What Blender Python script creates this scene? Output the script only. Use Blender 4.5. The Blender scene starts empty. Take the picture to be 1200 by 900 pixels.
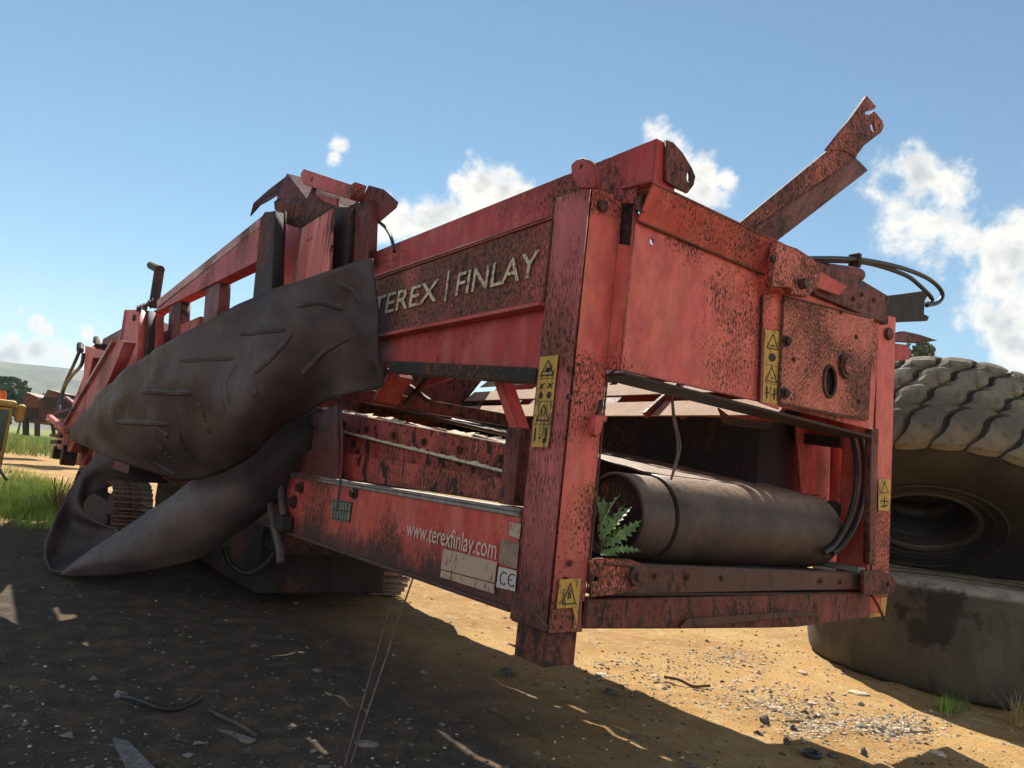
import bpy, bmesh, math, random
import numpy as np
from mathutils import Vector, Matrix, noise
random.seed(7)
sc = bpy.context.scene
COL = sc.collection

# ---------------------------------------------------------------- camera
FPX = 864.331                        # focal length in photo pixels (1200 wide)
M = Matrix(((0.79341966, -0.16410902, -0.58613434),
            (-0.59882821, -0.03794738, -0.79997798),
            (0.10904134, 0.98571204, -0.12838131)))   # camera -> world
CAM = Vector((-2.51168, -2.90193, 1.6))
cd = bpy.data.cameras.new('camera'); cam = bpy.data.objects.new('camera', cd); COL.objects.link(cam)
cd.sensor_width = 36; cd.lens = 36 * FPX / 1200; cd.clip_end = 6000; cd.clip_start = .05
cam.matrix_world = Matrix.Translation(CAM) @ M.to_4x4()
sc.camera = cam

def ray(px, py): return M @ Vector(((px - 600) / FPX, -(py - 450) / FPX, -1))
def PX(px, py, X=0.): r = ray(px, py); return CAM + r * ((X - CAM.x) / r.x)
def PY(px, py, Y=0.): r = ray(px, py); return CAM + r * ((Y - CAM.y) / r.y)
def PZ(px, py, Z=0.): r = ray(px, py); return CAM + r * ((Z - CAM.z) / r.z)
def PD(px, py, d): return CAM + ray(px, py) * d

# ---------------------------------------------------------------- light, sky
SUN_EL, SUN_AZ = math.radians(47.5), math.atan2(.442, .897)
SUN = Vector((math.sin(SUN_AZ) * math.cos(SUN_EL), math.cos(SUN_AZ) * math.cos(SUN_EL), math.sin(SUN_EL)))
sl = bpy.data.lights.new('sun', 'SUN'); sl.energy = 5.0; sl.angle = math.radians(.5); sl.color = (1, .93, .82)
so = bpy.data.objects.new('sun', sl); COL.objects.link(so)
so.rotation_euler = (-SUN).to_track_quat('-Z', 'Y').to_euler()
sc.view_settings.view_transform = 'Standard'; sc.view_settings.look = 'None'
sc.view_settings.gamma = 1; sc.view_settings.exposure = .95

wd = bpy.data.worlds.new('World'); sc.world = wd; wd.use_nodes = True
class NT:
    """small node helper"""
    def __init__(s, tree): s.t = tree; s.n = tree.nodes; s.l = tree.links
    def new(s, kind, **kw):
        n = s.n.new(kind)
        for k, v in kw.items(): setattr(n, k, v)
        return n
    def put(s, sock, v):
        if v is None: return
        if hasattr(v, 'bl_idname') or isinstance(v, bpy.types.NodeSocket): s.l.new(v, sock)
        else: sock.default_value = v
    def math(s, op, a, b=None, c=None, clamp=False):
        n = s.new('ShaderNodeMath', operation=op, use_clamp=clamp)
        for i, v in enumerate((a, b, c)): s.put(n.inputs[i], v)
        return n.outputs[0]
    def vmath(s, op, a, b=None, out=0):
        n = s.new('ShaderNodeVectorMath', operation=op)
        s.put(n.inputs[0], a); s.put(n.inputs[1], b)
        return n.outputs[out]
    def ramp(s, v, a, b, lo=0., hi=1., smooth=True):
        n = s.new('ShaderNodeMapRange', interpolation_type='SMOOTHSTEP' if smooth else 'LINEAR')
        s.put(n.inputs[0], v); n.inputs[1].default_value = a; n.inputs[2].default_value = b
        n.inputs[3].default_value = lo; n.inputs[4].default_value = hi
        return n.outputs[0]
    def noise(s, vec, scale, detail=5., rough=.55, dist=0.):
        n = s.new('ShaderNodeTexNoise'); s.put(n.inputs['Vector'], vec)
        n.inputs['Scale'].default_value = scale; n.inputs['Detail'].default_value = detail
        n.inputs['Roughness'].default_value = rough; n.inputs['Distortion'].default_value = dist
        return n.outputs[0]
    def mix(s, f, a, b):
        n = s.new('ShaderNodeMix', data_type='RGBA')
        s.put(n.inputs[0], f); s.put(n.inputs[6], a if not isinstance(a, tuple) else (*a, 1)); s.put(n.inputs[7], b if not isinstance(b, tuple) else (*b, 1))
        return n.outputs[2]
    def scale(s, vec, sx, sy, sz):
        n = s.new('ShaderNodeMapping'); s.put(n.inputs[0], vec); n.inputs[3].default_value = (sx, sy, sz)
        return n.outputs[0]

w = NT(wd.node_tree); bg = wd.node_tree.nodes['Background']
sky = w.new('ShaderNodeTexSky', sky_type='NISHITA', sun_disc=False, sun_elevation=SUN_EL, sun_rotation=SUN_AZ,
            air_density=1.0, dust_density=.0, ozone_density=1.6, altitude=0)
tc = w.new('ShaderNodeTexCoord').outputs['Generated']
# a cumulus field: every cloud is a handful of soft lumps broken up by noise
lumps = []
def lump(px, py, rpx): lumps.append((ray(px, py).normalized(), rpx / FPX))
for p in ((396, 172, 12), (393, 182, 9),
          (470, 262, 36), (500, 250, 30), (525, 262, 30), (450, 275, 20), (560, 222, 34), (590, 222, 26), (610, 232, 18), (560, 250, 34), (540, 215, 16), (595, 205, 14),
          (770, 165, 22), (795, 178, 24), (815, 205, 26), (825, 225, 22), (850, 210, 12), (790, 230, 20),
          (1075, 215, 36), (1050, 245, 40), (1110, 225, 30), (1030, 230, 24), (1090, 260, 40), (1130, 280, 44), (1170, 285, 50), (1195, 300, 50), (1165, 330, 48),
          (1195, 365, 52), (1150, 365, 34), (1190, 410, 36), (1230, 330, 70), (1290, 370, 80), (1340, 330, 60),
          (24, 364, 8), (42, 378, 12), (55, 388, 11), (100, 392, 13), (112, 400, 12), (15, 395, 12), (10, 412, 26), (40, 414, 24), (75, 416, 22), (105, 420, 20), (-30, 400, 40), (-90, 390, 50)): lump(*p)
nz1 = w.noise(tc, 12, 9, .66, .15); nz2 = w.noise(tc, 40, 6, .62); nz3 = w.noise(tc, 17, 4, .5)
field = None
for c, r in lumps:
    d = w.vmath('DISTANCE', tc, tuple(c), out=1)
    v = w.math('MULTIPLY_ADD', d, -1 / r, 1.15)
    field = v if field is None else w.math('SMOOTH_MAX', field, v, .12)
# unseen cumulus added outside the frame, thicker, to fill the shaded sides
fwd = M @ Vector((0, 0, -1))
rim = w.ramp(w.vmath('DOT_PRODUCT', tc, tuple(fwd), out=1), .35, .6, 0., -2.)
sz = w.new('ShaderNodeSeparateXYZ'); w.put(sz.inputs[0], tc)
rest = w.math('MULTIPLY_ADD', w.noise(tc, 2.6, 3, .5), 5.2, -2.15)
rest = w.math('ADD', w.math('ADD', rest, rim), w.ramp(sz.outputs[2], .25, .9, 0., -.9))
field = w.math('MAXIMUM', field, rest)
edge = w.math('ADD', w.math('MULTIPLY_ADD', nz1, 3.9, -2.06), w.math('MULTIPLY_ADD', nz2, .85, -.43))
body = w.math('ADD', field, edge)
alpha = w.ramp(body, .0, .85)
core = w.ramp(w.math('ADD', w.math('MULTIPLY', body, .8), w.math('MULTIPLY_ADD', nz3, 3., -1.5)), .5, 1.5)
cloud = w.mix(core, (8.6, 8.4, 7.9), (4.9, 5.15, 5.35))
# clouds away from the sun, mostly unseen, brightened for extra fill light
anti = w.ramp(w.vmath('DOT_PRODUCT', tc, tuple(SUN), out=1), -.3, .55, 1.75, 1.)
cn = w.new('ShaderNodeVectorMath', operation='SCALE'); w.put(cn.inputs[0], cloud); w.put(cn.inputs['Scale'], anti); cloud = cn.outputs[0]
sepz = w.new('ShaderNodeSeparateXYZ'); w.put(sepz.inputs[0], tc)
hz = w.ramp(sepz.outputs[2], .0, .2, .5, 0.)
skyt = w.vmath('MULTIPLY', sky.outputs[0], (.96, 1.08, .99))
skyc = w.mix(hz, skyt, (6.2, 7.4, 8.2))
out = w.mix(alpha, skyc, cloud)
wd.node_tree.links.new(out, bg.inputs[0]); bg.inputs[1].default_value = .064

# ---------------------------------------------------------------- object helpers
def tag(o, label=None, cat=None, group=None, kind=None):
    if label: o['label'] = label
    if cat: o['category'] = cat
    if group: o['group'] = group
    if kind: o['kind'] = kind
    return o
def thing(name, loc, label, cat, group=None, rot=None):
    o = bpy.data.objects.new(name, None); COL.objects.link(o); o.location = loc
    if rot: o.rotation_euler = rot
    return tag(o, label, cat, group)
def root_of(o):
    while o.parent: o = o.parent
    return o
def link(name, me, mat=None, parent=None, bevel=0., smooth=False):
    """link a mesh given in world coordinates under its parent"""
    if parent is not None: me.transform(Matrix.Translation(-root_of(parent).location))
    o = bpy.data.objects.new(name, me); COL.objects.link(o)
    if parent is not None: o.parent = parent
    if mat is not None:
        me.materials.clear(); me.materials.append(mat)
    if smooth:
        me.shade_smooth(); me.set_sharp_from_angle(angle=.7)
    if bevel:
        b = o.modifiers.new('bevel', 'BEVEL'); b.width = bevel; b.segments = 2; b.limit_method = 'ANGLE'; b.angle_limit = .7
    return o
class MB:
    def __init__(s): s.v = []; s.f = []
    def add(s, vs, fs):
        n = len(s.v); s.v += [tuple(v) for v in vs]; s.f += [tuple(i + n for i in f) for f in fs]; return s
    def hexa(s, a, b):
        """a, b: two quads (lists of four points), joined into a solid"""
        return s.add(list(a) + list(b), [(3, 2, 1, 0), (4, 5, 6, 7), (0, 1, 5, 4), (1, 2, 6, 5), (2, 3, 7, 6), (3, 0, 4, 7)])
    def box(s, x0, x1, y0, y1, z0, z1):
        q = lambda z: [(x0, y0, z), (x1, y0, z), (x1, y1, z), (x0, y1, z)]
        return s.hexa(q(z0), q(z1))
    def beam(s, p, q, w_, h, up=(0, 0, 1)):
        p, q = Vector(p), Vector(q); d = (q - p).normalized(); u = Vector(up)
        a = d.cross(u).normalized() * w_ / 2; b = a.cross(d).normalized() * h / 2
        return s.hexa([p - a - b, p + a - b, p + a + b, p - a + b], [q - a - b, q + a - b, q + a + b, q - a + b])
    def tube(s, path, r, n=10, cap=True):
        path = [Vector(p) for p in path]; rings = []; ref = None
        for i, p in enumerate(path):
            d = (path[min(i + 1, len(path) - 1)] - path[max(i - 1, 0)]).normalized()
            if ref is None: ref = d.orthogonal().normalized()
            a = (ref - d * ref.dot(d)).normalized(); ref = a; b = d.cross(a)
            rr = r[i] if isinstance(r, (list, tuple)) else r
            rings.append([p + (a * math.cos(t) + b * math.sin(t)) * rr for t in [2 * math.pi * k / n for k in range(n)]])
        vs = [v for g in rings for v in g]; fs = []
        for i in range(len(path) - 1):
            for k in range(n):
                fs.append((i * n + k, i * n + (k + 1) % n, (i + 1) * n + (k + 1) % n, (i + 1) * n + k))
        if cap: fs.append(tuple(range(n))[::-1]); fs.append(tuple((len(path) - 1) * n + k for k in range(n)))
        return s.add(vs, fs)
    def cyl(s, p, q, r, n=20): return s.tube([p, q], r, n)
    def mesh(s, name):
        me = bpy.data.meshes.new(name); me.from_pydata(s.v, [], s.f); me.validate(); me.update(); return me
    def build(s, name, mat, parent=None, bevel=0., smooth=False):
        me = s.mesh(name)
        bm = bmesh.new(); bm.from_mesh(me); bmesh.ops.recalc_face_normals(bm, faces=bm.faces); bm.to_mesh(me); bm.free()
        return link(name, me, mat, parent, bevel, smooth)
def curve_path(pts, n=8):
    """Catmull-Rom through the points"""
    P = [Vector(p) for p in pts]; P = [P[0] * 2 - P[1]] + P + [P[-1] * 2 - P[-2]]; out = []
    for i in range(1, len(P) - 2):
        for k in range(n):
            t = k / n; a, b, c, d = P[i - 1], P[i], P[i + 1], P[i + 2]
            out.append(.5 * ((2 * b) + (c - a) * t + (2 * a - 5 * b + 4 * c - d) * t * t + (3 * b - a - 3 * c + d) * t ** 3))
    out.append(P[-2]); return out
def slab(name, pts, thick, mat, parent=None, holes=(), bevel=.003, N=None):
    """flat plate through coplanar points (holes: list of outlines), extruded 'thick' both ways together; thick may be signed along N"""
    pts = [Vector(p) for p in pts]; o = pts[0]
    U = (pts[1] - o).normalized()
    if N is None:
        N = Vector((0, 0, 0))
        for i in range(len(pts)): N += (pts[i] - o).cross(pts[(i + 1) % len(pts)] - o)
    N = Vector(N).normalized(); U = (U - N * U.dot(N)).normalized(); V = N.cross(U)
    cu = bpy.data.curves.new('plate', 'CURVE'); cu.dimensions = '2D'; cu.fill_mode = 'BOTH'; cu.extrude = abs(thick) / 2 - bevel; cu.bevel_depth = bevel; cu.bevel_resolution = 1; cu.offset = -bevel
    for loop in [pts] + [[Vector(p) for p in h] for h in holes]:
        sp = cu.splines.new('POLY'); sp.points.add(len(loop) - 1); sp.use_cyclic_u = True
        for i, p in enumerate(loop): sp.points[i].co = ((p - o).dot(U), (p - o).dot(V), 0, 1)
    ob = bpy.data.objects.new('plate', cu); COL.objects.link(ob)
    dg = bpy.context.evaluated_depsgraph_get(); me = bpy.data.meshes.new_from_object(ob.evaluated_get(dg))
    bpy.data.objects.remove(ob); bpy.data.curves.remove(cu)
    m = Matrix((U, V, N)).transposed().to_4x4(); m.translation = o + N * thick / 2
    me.transform(m); me.name = name
    return link(name, me, mat, parent)
def ring(c, U, V, r, n=24, r2=None):
    c, U, V = Vector(c), Vector(U), Vector(V)
    return [c + U * r * math.cos(t) + V * (r2 or r) * math.sin(t) for t in [2 * math.pi * k / n for k in range(n)]]
EX, EY, EZ = Vector((1, 0, 0)), Vector((0, 1, 0)), Vector((0, 0, 1))
def bolt(p, n, r, mat, parent, name='bolt'):
    p, n = Vector(p), Vector(n)
    b = MB(); b.tube([p, p + n * r * .25], r * 1.5, 14); b.tube([p + n * r * .25, p + n * r * 1.1], r, 6)
    return b.build(name, mat, parent)

# ---------------------------------------------------------------- materials
def mat_new(name):
    m = bpy.data.materials.new(name); m.use_nodes = True; t = NT(m.node_tree); return m, t, m.node_tree.nodes['Principled BSDF']
def finish(t, b, color, rough=.6, metal=0., height=None, dist=.01, strength=.5, spec=.35):
    t.put(b.inputs['Base Color'], color if not isinstance(color, tuple) else (*color, 1))
    t.put(b.inputs['Roughness'], rough); b.inputs['Metallic'].default_value = metal; b.inputs['Specular IOR Level'].default_value = spec
    if height is not None:
        bp = t.new('ShaderNodeBump'); t.put(bp.inputs['Height'], height); bp.inputs['Distance'].default_value = dist; bp.inputs['Strength'].default_value = strength
        t.l.new(bp.outputs[0], b.inputs['Normal'])
def paint(name, base, chip=.4, grime=.35, rust=(.055, .024, .022), grit=(.026, .019, .018), sc_=88, stretch=.38, seed=0., fade=(.62, .2, .17), fadeamt=.35, chipvar=1.1, rough=.55, low=None, blotch=0., dust=0., edge=True):
    m, t, b = mat_new(name)
    oc = t.new('ShaderNodeTexCoord').outputs['Object']
    oc = t.vmath('ADD', oc, (seed * 3.1, seed * 1.7, seed * 2.3))
    st = t.scale(oc, 1, 1, stretch)
    fine = t.noise(st, sc_, 5, .65)
    mid = t.noise(st, sc_ * .23, 5, .6, .3)
    big = t.noise(oc, 1.25, 3, .5, .4)
    # chipped speckle, denser where 'big' is high
    a = t.math('ADD', fine, t.math('MULTIPLY_ADD', big, chipvar * .8, -chipvar * .4))
    thr = .72 - chip * .42
    cm = t.ramp(a, thr - .015, thr + .03)
    a2 = t.math('ADD', mid, t.math('MULTIPLY_ADD', big, .5, -.25))
    gm = t.ramp(a2, .78 - grime * .45, .9 - grime * .45)
    gm = t.math('MULTIPLY', gm, t.ramp(fine, .3, .55, .55, 1))
    fd = t.math('MULTIPLY', t.ramp(t.noise(st, 6, 4, .6), .4, .7), fadeamt)
    dk = t.ramp(t.noise(st, 14, 4, .6, .2), .35, .65, .82, 1.08)
    col = t.mix(fd, base, fade)
    col = t.vmath('SCALE', col); col.node.inputs['Scale'].default_value = 1; t.l.new(dk, col.node.inputs['Scale'])
    rc = t.mix(t.ramp(t.noise(oc, 30, 3), .38, .58), rust, (.20, .065, .036))
    col = t.mix(cm, col, rc)
    col = t.mix(gm, col, grit)
    if edge:
        bv = t.new('ShaderNodeBevel', samples=3); bv.inputs['Radius'].default_value = .016
        gn = t.new('ShaderNodeNewGeometry').outputs['Normal']
        ed = t.math('SUBTRACT', 1., t.vmath('DOT_PRODUCT', bv.outputs[0], gn, out=1))
        em = t.ramp(t.math('MULTIPLY', ed, t.ramp(t.math('ADD', fine, t.math('MULTIPLY', big, .4)), .55, .8, .2, 2.4)), .03, .09)
        col = t.mix(em, col, (.075, .032, .022))
    # rust that has run down the plate
    rn = t.noise(t.scale(oc, 1, 1, .045), 26, 4, .6); rm_ = t.math('MULTIPLY', t.ramp(rn, .60, .74), t.ramp(big, .42, .62, .0, .6))
    col = t.mix(rm_, col, (.13, .042, .024))
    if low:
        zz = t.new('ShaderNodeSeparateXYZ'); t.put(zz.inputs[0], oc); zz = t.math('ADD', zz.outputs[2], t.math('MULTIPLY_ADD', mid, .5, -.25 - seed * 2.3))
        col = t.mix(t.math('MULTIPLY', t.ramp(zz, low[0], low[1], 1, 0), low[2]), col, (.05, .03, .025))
    if blotch:
        bl = t.ramp(t.noise(t.scale(oc, 1, 1, .6), 9, 3, .5, .6), .66 - blotch * .2, .69 - blotch * .2)
        col = t.mix(bl, col, (.035, .02, .02))
    # dust that has settled on faces looking up
    if dust:
        nm = t.new('ShaderNodeNewGeometry').outputs['Normal']; nzz = t.new('ShaderNodeSeparateXYZ'); t.put(nzz.inputs[0], nm)
        col = t.mix(t.math('MULTIPLY', t.ramp(nzz.outputs[2], .55, .95), t.ramp(mid, .3, .6, .35 * dust, .8 * dust)), col, (.26, .19, .14))
    h = t.math('ADD', t.math('MULTIPLY', cm, -.5), t.math('MULTIPLY', mid, .4))
    finish(t, b, col, t.math('MULTIPLY_ADD', cm, .2, rough), 0, h, .004, .6, .3)
    return m
RED = (.54, .075, .055)
M_panel = paint('speckled_red_paint', (.42, .075, .065), chip=.66, grime=.36, seed=1, sc_=80)
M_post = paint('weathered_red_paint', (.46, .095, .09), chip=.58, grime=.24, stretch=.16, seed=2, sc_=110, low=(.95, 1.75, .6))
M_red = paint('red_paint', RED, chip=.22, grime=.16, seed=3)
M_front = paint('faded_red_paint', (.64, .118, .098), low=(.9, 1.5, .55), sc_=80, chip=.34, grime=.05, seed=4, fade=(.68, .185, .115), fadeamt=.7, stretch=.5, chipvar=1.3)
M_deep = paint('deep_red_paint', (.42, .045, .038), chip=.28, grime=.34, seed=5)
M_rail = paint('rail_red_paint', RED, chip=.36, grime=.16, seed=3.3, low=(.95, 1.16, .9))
M_side = paint('blotched_red_paint', (.40, .06, .048), chip=.5, grime=.34, seed=4.4, sc_=70, blotch=.45)
M_dark = paint('grimy_red_paint', (.15, .032, .026), chip=.55, grime=.62, seed=6, fadeamt=.2)
M_spk = paint('patchy_red_paint', (.58, .15, .09), chip=.64, grime=.50, seed=7.7, sc_=85, stretch=.6)
M_rust = paint('rusted_steel', (.095, .042, .033), dust=.8, chip=.5, grime=.55, seed=8, fade=(.13, .07, .05))
M_black = paint('black_steel', (.024, .02, .02), chip=.3, grime=.3, seed=9, rust=(.05, .03, .022), fade=(.045, .035, .032), fadeamt=.5, rough=.7)
M_grey = paint('dusty_steel', dust=1., base=(.26, .24, .21), chip=.35, grime=.3, seed=10, fade=(.35, .32, .27))

def rubber(name, base, dust, amt=.5, bump=.004, sc_=3., rough=.75, dark=(.02, .018, .018), top=None):
    m, t, b = mat_new(name); oc = t.new('ShaderNodeTexCoord').outputs['Object']
    n1 = t.noise(oc, sc_, 6, .6, .5); n2 = t.noise(oc, sc_ * 16, 5, .65); n3 = t.noise(t.scale(oc, 1, 1, .25), sc_ * 6, 4)
    col = t.mix(t.math('MULTIPLY', t.ramp(n1, .35, .68), amt), base, dust)
    col = t.mix(t.math('MULTIPLY', t.ramp(n3, .5, .75), .5), col, dark)
    col = t.mix(t.math('MULTIPLY', t.ramp(n2, .5, .72), .35), col, dust)
    if top:
        nm = t.new('ShaderNodeNewGeometry').outputs['Normal']; nzz = t.new('ShaderNodeSeparateXYZ'); t.put(nzz.inputs[0], nm)
        col = t.mix(t.math('MULTIPLY', t.ramp(nzz.outputs[2], .35, .85), t.ramp(n3, .3, .6, .45, 1.)), col, top)
    finish(t, b, col, t.ramp(n2, .3, .7, rough - .15, rough + .1), 0, t.math('ADD', n2, n1), bump, .5, .4)
    return m
M_belt = rubber('brown_dusty_rubber', (.048, .032, .033), (.105, .072, .062), .85, .004, 1.6, .6)
M_drum = rubber('worn_drum_rubber', (.050, .031, .027), (.105, .066, .052), .8, .006, 3.5, .6, top=(.27, .19, .135))
M_hose = rubber('black_hose_rubber', (.018, .017, .017), (.06, .055, .05), .4, .001, 8, .45)
M_strap = rubber('dusty_hose_rubber', (.07, .052, .05), (.12, .092, .082), .6, .001, 8, .7)
M_tyre = rubber('dusty_tyre_rubber', (.034, .030, .025), (.075, .063, .047), .6, .004, 2.2, .85)
M_tyre2 = rubber('brown_dusty_tyre_rubber', (.058, .052, .040), (.10, .088, .064), .85, .008, 1.7, .9, top=(.34, .29, .20))
M_tyre1 = rubber('grey_brown_tyre_rubber', (.055, .047, .038), (.12, .10, .072), .7, .004, 2.2, .85)
M_tread = rubber('sandy_tread_rubber', (.10, .088, .064), (.23, .195, .13), .8, .003, 3., .85)
def plain(name, col, rough=.6, var=.25, sc_=20, metal=0, spec=.4):
    m, t, b = mat_new(name); oc = t.new('ShaderNodeTexCoord').outputs['Object']
    n = t.noise(oc, sc_, 5, .6)
    c = t.mix(t.ramp(n, .35, .68), tuple(x * (1 - var) for x in col), tuple(min(1, x * (1 + var)) for x in col))
    finish(t, b, c, rough, metal, n, .001, .3, spec); return m
def print_mat(name, col, under, cover=.5, sc_=70, rough=.6):
    """printed or painted film with chips through to the paint below"""
    m, t, b = mat_new(name); oc = t.new('ShaderNodeTexCoord').outputs['Object']
    n = t.noise(t.scale(oc, 1, 1, .35), sc_, 5, .65); n2 = t.noise(oc, 5, 3)
    k = t.ramp(t.math('ADD', n, t.math('MULTIPLY_ADD', n2, .3, -.15)), cover, cover + .04)
    finish(t, b, t.mix(k, col, under), rough); return m
M_letter = print_mat('worn_cream_lettering', (.62, .50, .34), (.15, .045, .035), .535)
M_url = print_mat('worn_pale_lettering', (.62, .46, .38), (.30, .06, .05), .61, 90)
M_yellow = print_mat('dirty_yellow_film', (.54, .32, .055), (.20, .12, .05), .53, 46)
M_ink = print_mat('black_print', (.02, .018, .015), (.12, .07, .02), .66, 60)
M_film = print_mat('dirty_cream_film', (.46, .33, .24), (.24, .10, .07), .58, 50)
M_white = print_mat('dirty_white_film', (.52, .47, .42), (.25, .17, .13), .6, 50)
M_leaf = plain('green_leaf', (.13, .20, .06), .55, .4, 12)
M_twig = plain('dry_twig', (.10, .07, .045), .9, .3)
M_cable = plain('rope_fibre', (.16, .11, .09), .9, .3)
M_wire = plain('pink_brown_wire', (.14, .085, .07), .8, .3)

# ---------------------------------------------------------------- ground
def H(x, y):
    if not (-12 < x < 25 and -6 < y < 40): return 0.
    f = min(1., min(x + 12, 25 - x, y + 6, 40 - y) / 4.)
    v = noise.noise((x * .45, y * .45, 3)) * .035 + noise.noise((x * 1.9, y * 1.9, 7)) * .014 + noise.noise((x * 6, y * 6, 1)) * .009 + max(0, noise.noise((x * 3.1 + 5, y * 3.1, 9)) - .25) * .05 + noise.noise((x * 17, y * 17, 2)) * .0035
    return v * f
def axis(a, b, s, far):
    v = list(np.arange(a, b + 1e-6, s)); st = s; x = v[-1]
    while x < far: st *= 1.22; x += st; v.append(x)
    st = s; x = v[0]; pre = []
    while x > -far: st *= 1.22; x -= st; pre.append(x)
    return pre[::-1] + v
xs, ys = axis(-2.6, 7.2, .045, 2600), axis(-1.6, 8.5, .045, 2600)
nx = len(xs)
gv = [(x, y, H(x, y)) for y in ys for x in xs]
gf = [(j * nx + i, j * nx + i + 1, (j + 1) * nx + i + 1, (j + 1) * nx + i) for j in range(len(ys) - 1) for i in range(nx - 1)]
me = bpy.data.meshes.new('ground'); me.from_pydata(gv, [], gf); me.shade_smooth()
m, t, b = mat_new('sandy_ground'); gc = t.new('ShaderNodeNewGeometry').outputs['Position']
n1 = t.noise(gc, .55, 6, .6, .6); n2 = t.noise(gc, 4.5, 8, .7, .3); n3 = t.noise(gc, 38, 6, .7); n4 = t.noise(gc, 1.3, 5, .6)
col = t.mix(t.ramp(n1, .35, .65), (.42, .258, .098), (.31, .172, .06))
col = t.mix(t.ramp(n2, .45, .72), col, (.48, .345, .175))
col = t.mix(t.math('MULTIPLY', t.ramp(n3, .52, .7), .55), col, (.22, .14, .075))
# dark soil near and left of the machine, deepened to paint its shade
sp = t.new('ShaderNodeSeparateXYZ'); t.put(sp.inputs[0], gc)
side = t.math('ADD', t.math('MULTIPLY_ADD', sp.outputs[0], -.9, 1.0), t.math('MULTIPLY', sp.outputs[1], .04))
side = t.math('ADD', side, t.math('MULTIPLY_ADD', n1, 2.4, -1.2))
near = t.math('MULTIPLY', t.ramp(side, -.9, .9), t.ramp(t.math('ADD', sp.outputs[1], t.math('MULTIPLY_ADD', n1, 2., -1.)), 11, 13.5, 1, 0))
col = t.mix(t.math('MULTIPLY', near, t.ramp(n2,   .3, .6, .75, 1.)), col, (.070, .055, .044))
# grass takes over beyond the yard
gy = t.ramp(t.math('ADD', sp.outputs[1], t.math('MULTIPLY_ADD', n4, 14, -7)), 44, 56)
grn = t.mix(t.ramp(n4, .35, .65), (.12, .16, .035), (.24, .24, .07))
col = t.mix(gy, col, grn)
vor = t.new('ShaderNodeTexVoronoi'); t.put(vor.inputs['Vector'], gc); vor.inputs['Scale'].default_value = 46
peb = t.ramp(vor.outputs['Distance'], .1, .42, 1, 0)
peb = t.math('MULTIPLY', peb, t.ramp(n2, .42, .6))
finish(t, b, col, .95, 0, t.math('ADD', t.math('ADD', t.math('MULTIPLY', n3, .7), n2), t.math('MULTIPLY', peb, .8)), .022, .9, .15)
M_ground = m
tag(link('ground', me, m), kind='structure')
_GZ = H
def G(px, py): p = PZ(px, py, 0.); p.z = H(p.x, p.y); return p

# hills on the horizon
hv, hf = [], []; nh = 120; rows = 10
for j in range(rows):
    for i in range(nh + 1):
        a = math.radians(-75 + 150 * i / nh); R = 1150 + j * 90
        s = j / (rows - 1)
        top = 104 + 22 * math.sin(a * 3.1 + .6) + 9 * math.sin(a * 11 + 1.3) + 26 * noise.noise((a * 4, 0, 0))
        z = top * math.sin(s * math.pi / 2) ** 1.2 + 5 * noise.noise((a * 30, j * .6, 4)) * s
        hv.append((math.sin(a) * R, math.cos(a) * R, z - 2 * (j == 0)))
for j in range(rows - 1):
    for i in range(nh): k = j * (nh + 1) + i; hf.append((k, k + 1, k + nh + 2, k + nh + 1))
me = bpy.data.meshes.new('hills'); me.from_pydata(hv, [], hf); me.shade_smooth()
m, t, b = mat_new('hill_grass'); gc = t.new('ShaderNodeNewGeometry').outputs['Position']
n1 = t.noise(t.scale(gc, 1, 1, 3), .006, 8, .65, .5); n2 = t.noise(gc, .03, 6, .6)
col = t.mix(t.ramp(n1, .4, .62), (.19, .165, .10), (.085, .095, .055)); col = t.mix(t.ramp(n2, .56, .62), col, (.04, .055, .035))
finish(t, b, col, 1.)
tag(link('hills', me, m), kind='structure')
m.use_fake_user = False

# ================================================================ the screener
R0 = Vector((1.6, 5., 0.))
MC = thing('tracked_screener', R0, 'long derelict red screening machine with open end frame, rubber roller and faded cream lettering', 'screening machine')
def at(px, py, X): return PX(px, py, X)

# --- near corner post
post = slab('end_post', [(0, 0, .86), (0, .30, .86), (0, .30, 3.22), (0, 0, 3.22)], -.012, M_post, MC, N=(-1, 0, 0))
slab('front_face', [(.0, 0, .86), (.24, 0, .86), (.24, 0, 2.28), (.24, 0, 3.24), (0, 0, 3.22)], -.012, M_front, post, N=(0, -1, 0),
     holes=[ring((.085, 0, 1.115), EX, EZ, .022)])
MB().box(.012, .228, .012, .288, .88, 3.20).build('core', M_dark, post)
f = MB(); f.box(.012, .225, .02, .26, .69, .87); fp = f.build('foot', M_dark, post, .006)
b_ = MB(); b_.hexa([(-.012, .0, .87), (.006, .0, .87), (.006, .30, .87), (-.012, .30, .87)], [(-.012, .0, .9), (.006, .0, .9), (.006, .30, 1.02), (-.012, .30, 1.02)]); b_.build('wear_plate', M_rust, post, .003)
slab('lug', [PX(x, y, -.03) for x, y in ((673, 195), (679, 189), (687, 187), (696, 190), (702, 198), (704, 222), (680, 222), (674, 208))], .025, M_deep, post, N=(-1, 0, 0), holes=[ring(PX(685, 197, -.03), EY, EZ, .012)])
b_ = MB(); c = PY(708, 241, -.02); b_.cyl(c + EY * .03, c, .034); b_.build('pin', M_rust, post, .003)
slab('catch', [PY(x, y, -.045) for x, y in ((692, 486), (706, 487), (705, 494), (701, 494), (699, 506), (693, 512), (689, 508))], .04, M_red, post, N=(0, -1, 0))
MB().tube(curve_path([PY(704, 470, -.02), PY(703, 478, -.04), PY(699, 486, -.05)]), .012).build('handle', M_black, post)

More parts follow.
